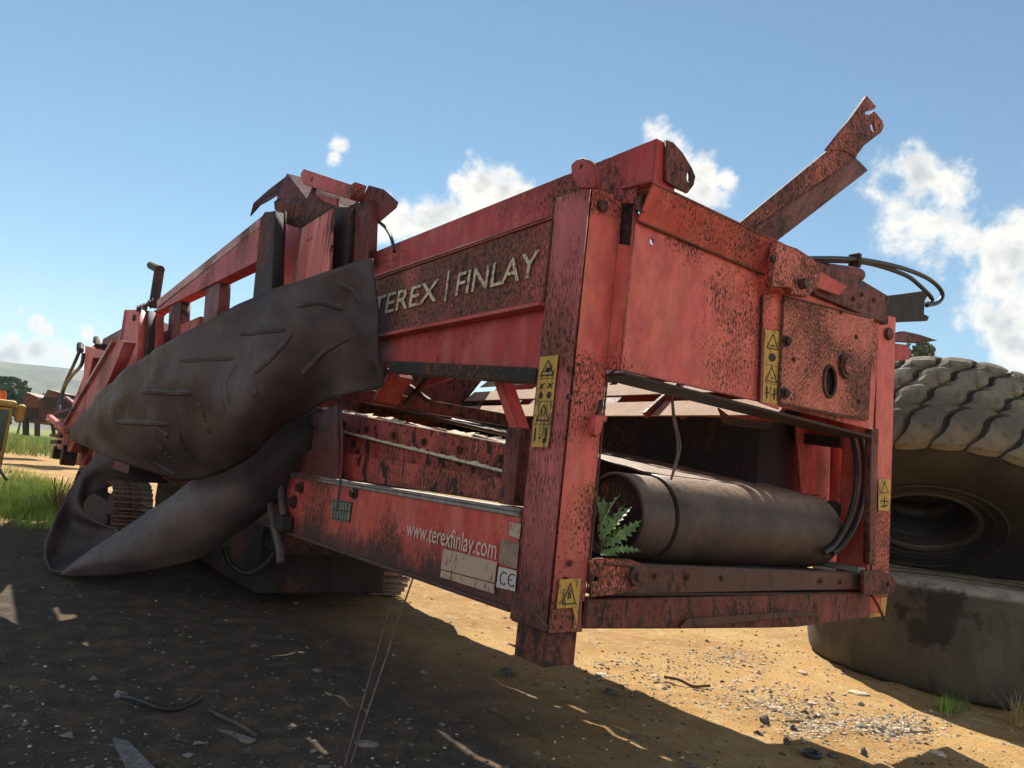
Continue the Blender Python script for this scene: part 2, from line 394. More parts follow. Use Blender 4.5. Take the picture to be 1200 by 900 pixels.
# --- lower side rail with the web address
rail = slab('lower_rail', [(0, .305, .925), (0, 4.95, .925), (0, 4.95, 1.43), (0, .305, 1.43)], -.012, M_rail, MC, N=(-1, 0, 0))
b_ = MB(); b_.box(-.012, .16, .305, 4.95, 1.432, 1.452); b_.box(-.012, -.004, .305, 4.95, 1.405, 1.431); b_.build('top_flange', M_grey, rail, .003)
b_ = MB(); b_.box(-.025, .16, .305, 4.95, .903, .923); b_.build('bottom_flange', M_rust, rail, .003)
MB().box(.14, .155, .31, 4.94, .924, 1.431).build('back_web', M_dark, rail)
# --- upper side girder
def girder(x0, s, name, web_mat, panel_mat, y1):
    """s = +1: outer face looks to -X; -1: to +X"""
    g = slab(name, [(x0, .305, 2.615), (x0, y1, 2.60), (x0, y1, 3.07), (x0, .305, 3.10)], -.012, panel_mat, MC, N=(-s, 0, 0))
    yf = -.18 if s > 0 else .1
    b_ = MB(); b_.box(min(x0 + .28 * s, x0 + .46 * s), max(x0 + .28 * s, x0 + .46 * s), yf, y1, 3.25, 3.545); b_.build('top_rail', M_deep, g, .006)
    b_ = MB(); b_.hexa([(x0 - .012 * s, .305, 3.10), (x0 + .28 * s, .305, 3.10), (x0 + .28 * s, .305, 3.112), (x0 - .012 * s, .305, 3.112)], [(x0 - .012 * s, y1, 3.07), (x0 + .28 * s, y1, 3.07), (x0 + .28 * s, y1, 3.082), (x0 - .012 * s, y1, 3.082)]); b_.build('shelf_plate', M_deep, g, .003)
    MB().box(min(x0 + .30 * s, x0 + .42 * s), max(x0 + .30 * s, x0 + .42 * s), .31, y1, 3.10, 3.25).build('rail_web', M_deep, g)
    b_ = MB(); b_.box(x0 - .03 if s > 0 else x0 - .05, x0 + .05 if s > 0 else x0 + .03, .305, y1, 2.585, 2.613); b_.build('flange_lip', M_red, g, .003)
    w_ = slab('lower_web', [(x0 + .05 * s, .305, 2.235), (x0 + .05 * s, 2.1, 2.39), (x0 + .05 * s, y1, 2.5), (x0 + .05 * s, y1, 2.64), (x0 + .05 * s, .305, 2.64)], -.01, web_mat, g, N=(-s, 0, 0))
    b_ = MB(); b_.beam((x0 + .06 * s, .305, 2.19), (x0 + .06 * s, 2.1, 2.345), .14, .085); b_.build('bottom_chord', M_black, g, .004)
    return g
gl = girder(0., 1, 'upper_girder', M_deep, M_panel, 6.2)
gr = girder(3.30, -1, 'upper_girder', M_deep, M_deep, 5.2)
EY0 = -.182
slab('end_plate', [PY(x, y, EY0) for x, y in ((778, 165), (786, 168), (797, 180), (808, 198), (812, 208), (810, 218), (803, 227), (790, 221), (777, 213))], .02, M_dark, gl, N=(0, -1, 0), holes=[ring(PY(804, 208, EY0), EX, EZ, .016, 16, .034)])
MB().box(.27, .275, -.095, .20, 2.85, 3.24).build('slot_dark_fill', M_black, gl)  # black plate added behind the slot to darken its opening
# hopper plates: sloping walls that hang from the girders
hop = slab('hopper_wall', [(.12, .3, 3.2), (.12, 5.0, 3.2), (.50, 5.0, 2.80), (.50, .3, 2.74)], .01, M_rust, MC, bevel=.002)
M_sand = rubber('sand_dusted_plate', (.46, .31, .21), (.56, .42, .30), .8, .012, 6, .9, (.33, .21, .14))
hopr = slab('hopper_wall', [(3.1, .15, 3.2), (3.1, 4.6, 3.2), (2.51, 4.6, 2.68), (2.51, .15, 2.68)], .01, M_sand, MC, bevel=.002)
slab('wall_strip', [(2.44, .15, 2.605), (2.44, 4.6, 2.605), (2.30, 4.6, 2.475), (2.30, .15, 2.475)], .01, M_sand, hopr, bevel=.002)  # wall split by added gaps that let streaks of sun through
slab('wall_strip', [(2.22, .15, 2.395), (2.22, 4.6, 2.395), (2.06, 4.6, 2.25), (2.06, .15, 2.25)], .01, M_sand, hopr, bevel=.002)
for yy in (.16, 1.0, 2.05, 2.3, 3.1, 3.45, 4.2): MB().beam((2.06, yy, 2.235), (2.6, yy, 2.745), .05 + .2 * (yy in (2.05, 3.1)), .02).build('splice_plate', M_rust, hopr)
for yy in (1.35, 2.4): MB().beam((2.0, yy, 2.25), (3.08, yy, 3.15), .03, .06).build('stiffener', M_dark, hopr)

MB().box(1.16, 1.46, .3, 5.0, 3.24, 3.27).build('sun_block_bar', M_rust, hop)  # bar added over the hopper to block a streak of sun
slab('hopper_sun_block', [(.2, 4.75, 1.95), (2.2, 4.75, 2.2), (2.9, 4.75, 3.2), (.15, 4.75, 3.25)], .012, M_dark, hop)  # wall added inside the hopper to keep sun off the ground
# --- front panel and its parts (the plate stands 0.11 m proud of the posts)
fp_ = slab('front_panel', [PY(x, y, -.11) for x, y in ((727, 434), (895, 472), (1023, 504), (1032, 362))] + [(2.86, -.11, 3.12), (.245, -.11, 3.12)], -.015, M_front, MC, N=(0, -1, 0),
           holes=[ring(PY(764, 283, -.11), EX, EZ, .016, 14)])
slab('side_strip', [(.24, -.11, 2.235), (.24, .0, 2.25), (.24, .0, 3.26), (.24, -.11, 3.26)], .012, M_front, fp_, N=(-1, 0, 0),
     holes=[[(.24, -.100, 2.93), (.24, -.008, 2.96), (.24, -.008, 3.19), (.24, -.100, 3.17)]])
b_ = MB(); b_.hexa([(.23, -.215, 3.262), (1.5, -.215, 3.262), (1.5, .02, 3.285), (.23, .02, 3.285)], [(.23, -.215, 3.275), (1.5, -.215, 3.275), (1.5, .02, 3.30), (.23, .02, 3.30)])
b_.hexa([(.245, -.128, 3.07), (1.42, -.128, 3.07), (1.42, -.116, 3.07), (.245, -.116, 3.07)], [(.245, -.213, 3.262), (1.42, -.213, 3.262), (1.42, -.203, 3.262), (.245, -.203, 3.262)])
b_.build('top_flange', M_red, fp_, .003)
b_ = MB(); b_.hexa([(.26, -.12, 2.215), (2.86, -.12, 2.195), (2.86, .12, 2.195), (.26, .12, 2.215)], [(.26, -.12, 2.232), (2.86, -.12, 2.215), (2.86, .12, 2.215), (.26, .12, 2.232)]); b_.build('bottom_flange', M_black, fp_, .003)
# corner cleat at the head of the panel with oily rust
slab('corner_cleat', [PY(x, y, -.14) for x, y in ((742, 232), (763, 224), (764, 246), (752, 250), (744, 246))], .012, M_dark, fp_, N=(0, -1, 0))
# middle hanging strip that carries the warning film
slab('cover_strip', [PY(x, y, -.125) for x, y in ((893, 345), (918, 342), (911, 480), (889, 472))], .012, M_front, fp_, N=(0, -1, 0))
br = slab('hook_bracket', [PY(x, y, -.20) for x, y in ((902, 285), (925, 292), (946, 305), (954, 322), (950, 340), (938, 349), (920, 346), (917, 338), (896, 338), (899, 312))], .05, M_spk, fp_, N=(0, -1, 0), bevel=.006)
b_ = MB(); c = PY(938, 333, -.25); b_.cyl(c, c - EY * .05, .035); b_.build('pin', M_rust, br, .004)
b_ = MB(); c = PY(906, 303, -.25); b_.cyl(c + EY * .01, c - EY * .01, .022, 14); b_.build('plug', M_black, br)
# right hand access plate with its dark port
ap = slab('access_plate', [PY(x, y, -.135) for x, y in ((917, 346), (1022, 372), (1016, 492), (912, 472))], .014, M_spk, fp_, N=(0, -1, 0),
          holes=[ring(PY(972, 447, -.135), EX, EZ, .07, 28, .10)])
b_ = MB(); b_.tube(ring(PY(972, 447, -.152), EX, EZ, .078, 28, .108) + [ring(PY(972, 447, -.152), EX, EZ, .078, 28, .108)[0]], .012, 8); b_.build('port_rim', M_black, ap)
MB().box(PY(950, 447, -.12).x, PY(997, 447, -.12).x, -.114, -.111, 2.38, 2.66).build('port_back', M_black, ap)
b_ = MB(); c = PY(990, 429, -.15); b_.cyl(c, c - EY * .03, .092, 24); b_.build('blanking_disc', M_rust, ap, .006); b_ = MB(); b_.cyl(c - EY * .03, c - EY * .045, .066, 24); b_.build('disc_face', M_spk, ap, .004)
for q in ((921, 400), (919, 461)): bolt(PY(*q, -.15), -EY, .026, M_black, ap)
for q in ((930, 421), (985, 366), (1003, 395), (1006, 470)): bolt(PY(*q, -.15), -EY, .012, M_dark, ap)
# upper right: sloping red gusset, cylinder and channel end
slab('gusset', [PY(x, y, -.17) for x, y in ((948, 313), (990, 336), (980, 347), (955, 338))], .02, M_red, fp_, N=(0, -1, 0))
b_ = MB(); q_ = [PY(x, y, -.15) for x, y in ((944, 301), (1000, 322), (1042, 347), (1041, 380), (955, 345))]
tb_ = slab('top_beam', q_, -.16, M_dark, fp_, N=(0, -1, 0), bevel=.006)
for x, y in ((1010, 345), (1024, 352), (1000, 350)): bolt(PY(x, y, -.152), -EY, .014, M_rust, tb_)
b_ = MB(); b_.tube([PY(966, 316, .05), PY(1002, 321, .05), PY(1007, 323, .05)], [.05, .055, .05], 14); b_.build('cylinder_rod', M_dark, fp_, smooth=True)
# --- right post
rp = slab('end_post', [PY(x, y, 0) for x, y in ((1021, 700), (1041, 700), (1050, 372), (1029, 366))], -.012, M_front, MC, N=(0, -1, 0))
MB().box(3.135, 3.37, .014, .26, .9, 3.2).build('core', M_red, rp)
slab('inner_flange', [PY(x, y, -.05) for x, y in ((1014, 500), (1022, 503), (1018, 662), (1011, 660))], .05, M_dark, rp, N=(0, -1, 0))
slab('foot', [PY(x, y, .02) for x, y in ((1020, 700), (1040, 700), (1037, 722), (1019, 724))], -.012, M_yellow, rp, N=(0, -1, 0))
for q in ((1021, 548), (1016, 639)):
    p = PY(*q, -.055); slab('hinge_plate', [p + EX * -.035 + EZ * -.07, p + EX * .035 + EZ * -.07, p + EX * .035 + EZ * .07, p + EX * -.035 + EZ * .07], .012, M_grey, rp, N=(0, -1, 0), holes=[ring(p, EX, EZ, .014, 12, .035)])
slab('lug', [PY(x, y, -.06) for x, y in ((1008, 668), (1030, 668), (1042, 675), (1048, 684), (1043, 693), (1030, 696), (1008, 696))], .03, M_dark, rp, N=(0, -1, 0), holes=[ring(PY(1036, 684, -.06), EX, EZ, .022, 16)])
b_ = MB(); b_.tube([PY(1020, 694, -.08), PY(1030, 712, -.08), PY(1037, 728, -.08)], .01); b_.build('safety_strap', M_black, rp)
# channel end that sticks out past the right post, and broken brackets beneath it
ch = slab('channel_stub', [PY(x, y, .05) for x, y in ((1036, 347), (1060, 344), (1082, 341), (1087, 347), (1084, 352), (1083, 368), (1089, 371), (1087, 376), (1060, 377), (1038, 379))], -.05, M_black, MC, N=(0, -1, 0), holes=[ring(PY(1067, 354, .05), EX, EZ, .007, 10)])
b_ = MB(); b_.hexa([PY(x, y, .10) for x, y in ((1036, 350), (1080, 345), (1080, 374), (1038, 377))], [PY(x, y, .10) + EY * .25 for x, y in ((1036, 350), (1080, 345), (1080, 374), (1038, 377))]); b_.build('web', M_dark, ch, .004)
slab('broken_bracket', [PY(x, y, .12) for x, y in ((1048, 392), (1060, 388), (1078, 392), (1099, 399), (1080, 402), (1050, 400))], -.05, M_dark, MC, N=(0, -1, 0))
slab('broken_bracket', [PY(x, y, .1) for x, y in ((1047, 402), (1062, 404), (1068, 412), (1066, 421), (1047, 424))], -.08, M_deep, MC, N=(0, -1, 0))
b_ = MB(); c = PY(1044, 391, -.03); b_.cyl(c, c + EY * .06, .05, 18); b_.build('roller_boss', M_rust, MC, .005)

# --- lower front beams
ub = slab('front_crossbar', [PY(x, y, -.01) for x, y in ((697, 697), (735, 662), (1016, 672), (1018, 690))], -.09, M_rust, MC, N=(0, -1, 0), bevel=.006)
slab('end_gusset', [PY(x, y, -.025) for x, y in ((692, 656), (702, 654), (738, 655), (757, 662), (757, 684), (738, 695), (692, 700))], -.014, M_spk, ub, N=(0, -1, 0),
     holes=[ring(PY(699, 679, -.025), EX, EZ, .017, 14)])
b_ = MB(); c = PY(745, 675, -.03); b_.cyl(c, c - EY * .02, .055, 22); b_.cyl(c - EY * .02, c - EY * .045, .028, 8); b_.build('bearing_boss', M_rust, ub, .004)
for x in (768, 806, 846, 962, 985, 1008): bolt(PY(x, 675 + (x - 760) * .03, -.012), -EY, .014, M_rust, ub)
b_ = MB(); b_.box(.31, 3.14, -.004, .10, 1.045, 1.058); b_.build('dark_lip', M_black, ub)
MB().box(.30, 3.12, .105, 1.1, 1.10, 1.165).build('dark_gap_bar', M_black, MC, .004)  # black bar added to close the bright gap under the roller
lb = slab('lower_beam', [PY(x, y, 0) for x, y in ((680, 737), (681, 703), (1019, 694), (1021, 723), (935, 735), (900, 736), (790, 737))], -.10, M_dark, MC, N=(0, -1, 0), bevel=.008)
b_ = MB(); b_.hexa([PY(x, y, -.03) for x, y in ((795, 737), (805, 725), (935, 716), (965, 720))], [PY(x, y, -.001) for x, y in ((795, 737), (805, 725), (935, 716), (965, 720))]); b_.build('stiffener', M_rust, lb, .004)

# --- roller and belt
XR0, XR1, YR, ZR, RR = .72, 2.90, .34, 1.462, .258
def lathe(name, prof, mat, parent, nseg=80):
    vs = [(x, YR + r * math.cos(2 * math.pi * k / nseg), ZR + r * math.sin(2 * math.pi * k / nseg)) for x, r in prof for k in range(nseg)]
    fs = [(i * nseg + k, i * nseg + (k + 1) % nseg, (i + 1) * nseg + (k + 1) % nseg, (i + 1) * nseg + k) for i in range(len(prof) - 1) for k in range(nseg)]
    return MB().add(vs, fs).build(name, mat, parent, smooth=True)
drum = lathe('head_roller', [(XR0 + .30, RR - .03), (XR0 + .30, RR + .010), (XR0 + .31, RR + .016), (XR0 + .5, RR + .018), (1.6, RR + .022), (2.2, RR + .019), (XR1 - .14, RR + .018), (XR1 - .03, RR + .008), (XR1 - .01, RR - .02), (XR1, RR - .05), (XR1, .05)], M_drum, MC)
lathe('bare_pulley', [(XR0 + .05, .05), (XR0 + .05, RR * .90), (XR0, RR * .92), (XR0, RR - .008), (XR0 + .008, RR), (XR0 + .272, RR), (XR0 + .28, RR - .008), (XR0 + .28, RR - .045), (XR0 + .31, RR - .045)], M_drum, drum)
b_ = MB(); b_.cyl((.2, YR, ZR), (XR0 + .02, YR, ZR), .045, 18); b_.build('shaft', M_black, drum, smooth=True)
b_ = MB(); b_.cyl((XR0 + .03, YR, ZR), (XR0 + .045, YR, ZR), RR * .89, 40); b_.build('end_disc', M_black, drum)
b_ = MB(); b_.cyl((XR0 - .03, YR, ZR), (XR0 + .005, YR, ZR), .10, 20); b_.build('hub', M_black, drum)
# carrying belt that climbs away from the roller (ragged, sunlit edges)
vs, fs = [], []; NXb, NYb = 44, 60
for j in range(NYb + 1):
    y = YR + (6.5 - YR) * (j / NYb) ** 1.3
    for i in range(NXb + 1):
        u = i / NXb; x = XR0 + .28 + u * (XR1 - XR0 - .42)
        if i == 0: x += .03 * noise.noise((y * 5, 1, 2))
        vs.append((x, y, ZR + RR + .024 + .115 * (y - YR) + .05 * (abs(u - .5) * 2) ** 3 * min(1, (y - YR) / 1.2) + .006 * noise.noise((x * 7, y * 7, 0))))
for j in range(NYb):
    for i in range(NXb):
        k = j * (NXb + 1) + i; xm, ym = vs[k][0], vs[k][1]
        if (1.98 < xm < 2.10 and 1.2 < ym < 5.4) or (2.16 < xm < 2.26 and .9 < ym < 3.0): continue      # slits cut to let streaks of sun reach the ground
        fs.append((k, k + 1, k + NXb + 2, k + NXb + 1))
b_ = MB(); b_.add(vs, fs); bt = b_.build('carrying_belt', M_drum, MC, smooth=True); sm = bt.modifiers.new('thick', 'SOLIDIFY'); sm.thickness = .016; sm.offset = -1
# return belt below
vs, fs = [], []
for j in range(25):
    y = YR + 6. * j / 24
    for i in range(9): u = i / 8; vs.append((XR0 + .3 + u * .72, y, ZR - RR - .018 + .03 * (y - YR) - .05 * math.sin(math.pi * j / 24)))
for j in range(24):
    for i in range(8): k = j * 9 + i; fs.append((k, k + 1, k + 10, k + 9))
b_ = MB(); b_.add(vs, fs); bt = b_.build('return_belt', M_belt, MC, smooth=True); sm = bt.modifiers.new('thick', 'SOLIDIFY'); sm.thickness = .014
# the pale strips for the sunlit belt edges are built further down
# near conveyor side: scalloped red channel
zc = lambda y: 1.775 + .085 * (y - .7)
M_drum2 = M_drum
pts = []
y = 4.4
while y > .75: pts += [(.3, y, zc(y) + .03), (.3, y - .1, zc(y) + .045), (.3, y - .36, zc(y - .36) + .04), (.3, y - .44, zc(y) - .01)]; y -= .5
pts += [(.3, .62, zc(.62) + .02), (.3, .62, 1.46), (.3, 2.2, 1.50), (.3, 4.4, 1.80)]
nsd = slab('conveyor_side', pts, -.012, M_side, MC, N=(-1, 0, 0))
b_ = MB(); b_.beam((.285, .62, zc(.62) - .145), (.285, 4.4, zc(4.4) - .145), .05, .016); b_.build('side_rib', M_grey, nsd)
for k in range(7):
    yb = .95 + k * .5; bolt((.288, yb, zc(yb) - .07), -EX, .02, M_black, nsd)
b_ = MB(); b_.box(.02, .29, .42, .56, 1.46, 1.9); b_.build('side_stub', M_dark, nsd, .006)
slab('skirt_rubber', [(.62, .5, zc(.5) - .06), (.62, 5, zc(5) - .06), (.62, 5, zc(5) + .03), (.62, .5, zc(.5) + .03)], .012, M_black, MC, N=(-1, 0, 0))
# pale strips added and tilted to show sunlit belt and channel edges
M_sunlit_edge = plain('sunlit_edge_strip', (.62, .52, .38), .95, .25, 30)
def sunlit_strip(name, x0, x1, ya, yb, zf, rise, parent, seed, n=90, gap=0.):
    r = random.Random(seed); vs, fs = [], []
    for i in range(n + 1):
        y = ya + (yb - ya) * i / n; e = .35 + .65 * abs(noise.noise((y * 7, seed, 0))) * 1.6
        if gap and (noise.noise((y * 3.1, seed, 5)) < gap): e *= .12
        z = zf(y); w_ = (x1 - x0) * e
        vs += [(x0, y, z), (x0 + w_ * .5, y, z + rise * e * .8), (x0 + w_, y, z + rise * e), (x0 + w_, y, z - .004), (x0, y, z - .006)]
    for i in range(n):
        for j in range(5): k = i * 5; fs.append((k + j, k + (j + 1) % 5, k + 5 + (j + 1) % 5, k + 5 + j))
    return MB().add(vs, fs).build(name, M_sunlit_edge, parent)
sunlit_strip('sunlit_edge_strip', .56, .70, .52, 4.9, lambda y: zc(y) + .015, .07, MC, 3)
sunlit_strip('sunlit_edge_strip', .27, .33, .7, 4.3, lambda y: zc(y) + .035, .03, nsd, 5, 120, .02)
sunlit_strip('sunlit_edge_strip', .255, .288, .7, 4.3, lambda y: zc(y) - .14, .024, nsd, 8, 150, .0)
# inner panel between the channel and the lower rail
ip = slab('inner_side_panel', [(.2, .6, 1.455), (.2, 4.3, 1.455), (.2, 4.3, 1.72), (.2, .6, 1.60)], -.01, M_side, MC, N=(-1, 0, 0))
# far skirt board with a red top strip
fsb = slab('far_skirt_board', [(2.56, .62, 1.25), (2.56, 6.5, 1.9), (2.56, 6.5, 2.62), (2.56, .62, 2.28)], .012, M_black, MC, N=(-1, 0, 0))
b_ = MB(); b_.beam((2.54, .30, 2.285), (2.54, 6.5, 2.645), .05, .05); b_.build('top_strip', M_red, fsb, .003)
MB().box(2.58, 3.3, .72, .74, 1.3, 2.5).build('end_baffle', M_black, MC)
b_ = MB(); b_.tube([(2.4, .42, 1.72), (2.75, .42, 1.735), (3.1, .42, 1.75)], .008); b_.build('scraper_rod', M_red, fsb)
# cross members and struts under the girders
stt = MB()
for (a_, c_, ww) in (((455, 434), (503, 470), .035), ((508, 436), (474, 474), .035)): MB().beam(PX(*a_, .5), PX(*c_, .5), ww, ww).build('cross_strut', M_black, MC)
MB().beam(PX(590, 447, .25), PX(622, 540, .25), .10, .07).build('slanted_strut', M_red, MC, .004)
MB().beam(PX(530, 440, .8), PX(486, 455, .8), .06, .05).build('slanted_strut', M_deep, MC, .004)
MB().beam(PX(470, 440, .35), PX(452, 470, .35), .22, .05).build('slanted_strut', M_red, MC, .004)
MB().beam((.1, 3.2, 2.2), (3.2, 3.2, 2.2), .1, .12).build('cross_member', M_dark, MC, .004)
MB().beam((.1, 3.35, 1.5), (.1, 3.35, 2.6), .14, .18).build('inner_post', M_red, MC, .004)
MB().beam((.1, 5.2, 1.0), (.1, 5.2, 3.2), .14, .2).build('inner_post', M_dark, MC, .004)
MB().beam((.16, 3.9, 2.5), (.16, 4.6, 1.3), .09, .09).build('slanted_strut', M_red, MC, .004)
# right jamb inside the frame: red plates, bent hose, pipes
jb = slab('inner_jamb', [PY(x, y, .62) for x, y in ((932, 492), (1012, 510), (1010, 662), (945, 655))], -.02, M_red, MC, N=(0, -1, 0))
b_ = MB(); b_.tube([PY(984, 503, .48), PY(982, 600, .48)], .07, 18); b_.build('ram_tube', M_red, jb, smooth=True)
b_ = MB(); b_.cyl(PY(975, 598, .4), PY(975, 598, .3), .08, 18); b_.build('bearing', M_black, jb, .006)
for dx in (0, 10): MB().tube(curve_path([PY(x + dx, y, .05) for x, y in ((998, 508), (1004, 540), (1003, 575), (994, 610), (978, 638), (965, 648))]), .022, 10).build('hydraulic_hose', M_hose, jb, smooth=True)
b_ = MB(); b_.tube(curve_path([PY(x, y, .35) for x, y in ((968, 583), (960, 590), (956, 600))]), .006); b_.build('loose_wire', M_wire, jb)
MB().box(3.0, 3.12, .02, .6, 1.2, 1.24).build('ledge', M_grey, jb)
# wires hanging in the opening
for dx in (0, 3): MB().tube(curve_path([PY(x + dx * (1 - abs(k - 2) * .4), y, .03) for k, (x, y) in enumerate(((787, 462), (789, 490), (794, 520), (792, 540), (786, 562)))]), .006, 8).build('hanging_cable', M_wire, MC, smooth=True)
# torn strip of lining hanging under the panel
slab('torn_lining', [PY(x, y, .3) for x, y in ((840, 478), (852, 487), (880, 493), (904, 496), (898, 503), (868, 500), (848, 497))], .02, M_black, MC, N=(0, -1, 0))

# --- rusty arm rising at the back of the panel
A0 = PY(895, 262, .35)
arm = MB()
def armp(px, py, d=0.): return PY(px, py, .35 + d)
arm.hexa([armp(866, 262), armp(990, 160), armp(1005, 183), armp(884, 274)], [armp(866, 262) + EY * .02, armp(990, 160) + EY * .02, armp(1005, 183) + EY * .02, armp(884, 274) + EY * .02])
armo = arm.build('folded_arm', M_spk, MC, .003)
b_ = MB(); b_.hexa([armp(880, 268, 0), armp(1002, 184, 0), armp(1003, 187, .0), armp(882, 272, .0)], [armp(908, 280, .16), armp(1016, 198, .16), armp(1017, 200, .16), armp(910, 283, .16)]); b_.build('angle_flange', M_dark, armo, .002)
q_ = [armp(868, 264, .03), armp(906, 279, .03)]
MB().hexa([q_[0], q_[1], q_[1] + EY * .05, q_[0] + EY * .05], [Vector((v.x, v.y, 3.05)) for v in (q_[0], q_[1], q_[1] + EY * .05, q_[0] + EY * .05)]).build('arm_mount', M_dark, armo, .003)
MB().box(.5, 3.2, .36, .46, 2.98, 3.08).build('head_cross_member', M_dark, MC, .004)
slab('hook_plate', [PY(x, y, .34) for x, y in ((968, 176), (996, 140), (1016, 112), (1027, 125), (1024, 128), (1014, 131), (1014, 134), (1019, 134), (1025, 130), (1034, 141), (1036, 148), (1033, 155), (1012, 171), (1009, 176), (1002, 184), (990, 176))], -.025, M_spk, armo, N=(0, -1, 0), holes=[ring(PY(1023, 149, .34), EX, EZ, .042, 16)])

# --- hoses looping over the right hand end
hp = [(945, 303), (985, 303), (1020, 306), (1060, 315), (1090, 328), (1104, 343), (1100, 354), (1086, 358)]
for k in range(2):
    q = [(x - (12 if 4 <= i <= 6 else 0) * k, y + k * (3 + (4 if 3 <= i <= 5 else 0)) - (8 * k if i > 6 else 0)) for i, (x, y) in enumerate(hp)]
    MB().tube(curve_path([PY(x, y, .12 + .04 * k) for x, y in q]), .019, 10).build('hydraulic_hose', M_hose, MC, smooth=True)
b_ = MB(); c = PY(1004, 306, .12); b_.box(c.x - .02, c.x + .02, c.y - .03, c.y + .06, c.z - .05, c.z + .06); b_.build('hose_clamp', M_black, MC, .004)

# weld beads where plates meet
def weld(p, q, parent, r=.006):
    p, q = Vector(p), Vector(q); n = max(6, int((q - p).length / .02)); path = [p.lerp(q, i / n) for i in range(n + 1)]
    return MB().tube(path, [r * (1 + .35 * (i % 2) + .3 * noise.noise((i * .7, p.x, 0))) for i in range(n + 1)], 6).build('weld_bead', M_rust, parent, smooth=True)
weld((.245, -.004, 1.06), (.245, -.004, 2.22), post); weld((.0, .302, .95), (.0, .302, 1.42), rail); weld((-.006, .303, 2.62), (-.006, .303, 3.09), gl)
weld((.25, -.013, .89), (.25, -.013, 1.04), lb); weld((.33, -.03, 1.215), (.60, -.03, 1.205), ub)
weld((.25, -.128, 3.068), (1.42, -.128, 3.068), fp_, .005); weld(PY(918, 347, -.15), PY(1021, 373, -.15), ap); weld(PY(917, 350, -.15), PY(912, 470, -.15), ap)
weld(PY(912, 473, -.15), PY(1015, 493, -.15), ap); weld(PY(894, 345, -.138), PY(890, 470, -.138), fp_, .005)

# --- raised housing, sloping rail and posts at the far left of the machine
def dslab(name, pts, d, thick, mat, parent, **k):
    """plate parallel to the machine's side through PD of the first point; d = its distance"""
    X = PD(pts[0][0], pts[0][1], d).x
    return slab(name, [PX(x, y, X) for x, y in pts], -thick, mat, parent, N=(-1, 0, 0), **k)
hs = dslab('housing_post', [(305, 256), (310, 248), (322, 247), (318, 345), (296, 350)], 7.9, .1, M_black, MC, bevel=.01)
dslab('side_web', [(320, 247), (334, 247), (330, 345), (316, 350)], 8.0, .02, M_dark, hs)
dslab('back_wall', [(330, 222), (395, 232), (392, 330), (322, 345)], 8.9, .03, M_deep, MC)
M_pink = paint('streaked_pink_paint', (.62, .16, .14), chip=.3, grime=.2, seed=12, stretch=.06, sc_=30, fade=(.75, .35, .3), fadeamt=.7)
dslab('striped_panel', [(354, 267), (389, 244), (386, 318), (343, 332)], 7.6, .03, M_pink, MC, holes=[[PX(360 + a, 281 + b, PD(354, 267, 7.6).x) for a, b in ((0, 0), (2, -2), (2, 1), (0, 3))], [PX(364 + a, 279 + b, PD(354, 267, 7.6).x) for a, b in ((0, 0), (2, -2), (2, 1), (0, 3))]])
dslab('housing_post', [(389, 243), (410, 243), (407, 312), (385, 318)], 7.4, .06, M_black, MC, bevel=.01)
dslab('housing_post', [(409, 240), (434, 234), (431, 308), (406, 312)], 7.2, .09, M_dark, MC, bevel=.01)
def sheetpoly(name, pts, thick, mat, parent):
    """bent plate: polygon fan through free points, thickened upward"""
    b_ = MB(); n = len(pts); up = Vector(thick)
    lo = [Vector(p) for p in pts]; hi = [p + up for p in lo]; c0 = sum(lo, Vector()) / n; c1 = c0 + up
    fs = [(2 * n, (i + 1) % n, i) for i in range(n)] + [(2 * n + 1, n + i, n + (i + 1) % n) for i in range(n)] + [(i, (i + 1) % n, n + (i + 1) % n, n + i) for i in range(n)]
    b_.add(lo + hi + [c0, c1], fs); return b_.build(name, mat, parent)
rfp = sheetpoly('roof_plate', [PD(336, 206, 8.6), PD(367, 214, 8.3), PD(424, 234, 7.3), PD(410, 246, 7.2), PD(388, 244, 7.4), PD(352, 268, 7.8), PD(334, 262, 7.9), PD(322, 245, 8.0), PD(326, 226, 8.3)], (0, 0, .03), M_dark, MC)
sheetpoly('torn_lip', [PD(336, 206, 8.6), PD(326, 228, 8.3), PD(313, 236, 8.1), PD(300, 243, 8.0), PD(293, 253, 7.9), PD(297, 238, 8.0), PD(315, 222, 8.3)], (.02, .02, .012), M_rust, rfp)
sheetpoly('bent_tab', [PD(321, 236, 8.1), PD(329, 232, 8.1), PD(331, 235, 8.1), PD(331, 247, 8.0), PD(322, 246, 8.0)], (.03, .03, .01), M_black, rfp)
slab('ridge_beam', [PX(x, y, .16) for x, y in ((364, 208), (368, 202), (425, 221), (430, 218), (424, 238), (396, 229), (367, 220))], .12, M_red, rfp, N=(-1, 0, 0), holes=[ring(PX(378, 214, .16), EY, EZ, .024, 14)])
sheetpoly('end_plate', [PD(432, 217, 7.0), PD(450, 222, 6.8), PD(467, 237, 6.6), PD(465, 243, 6.6), PD(433, 270, 6.9), PD(423, 236, 7.0)], (.03, .06, .02), M_dark, rfp)
MB().tube(curve_path([PD(444, 260, 6.8), PD(453, 268, 6.6), PD(459, 280, 6.4), PD(462, 295, 6.3)]), .016, 8).build('bent_hose', M_hose, MC, smooth=True)
RX = -.24
side_rail = slab('sloping_rail', [PX(x, y, RX) for x, y in ((307, 264), (186, 361), (172, 380), (160, 387), (158, 378), (302, 306))], -.16, M_deep, MC, N=(-1, 0, 0))
M_lit = paint('sunlit_red_paint', (.50, .22, .19), chip=.3, grime=.1, seed=14, fade=(.6, .4, .36), fadeamt=.8)  # lighter red stands in for the sunlit rail top and edges
q = [PX(x, y, RX - .004) for x, y in ((307, 253), (184, 352), (184, 361), (307, 264))]
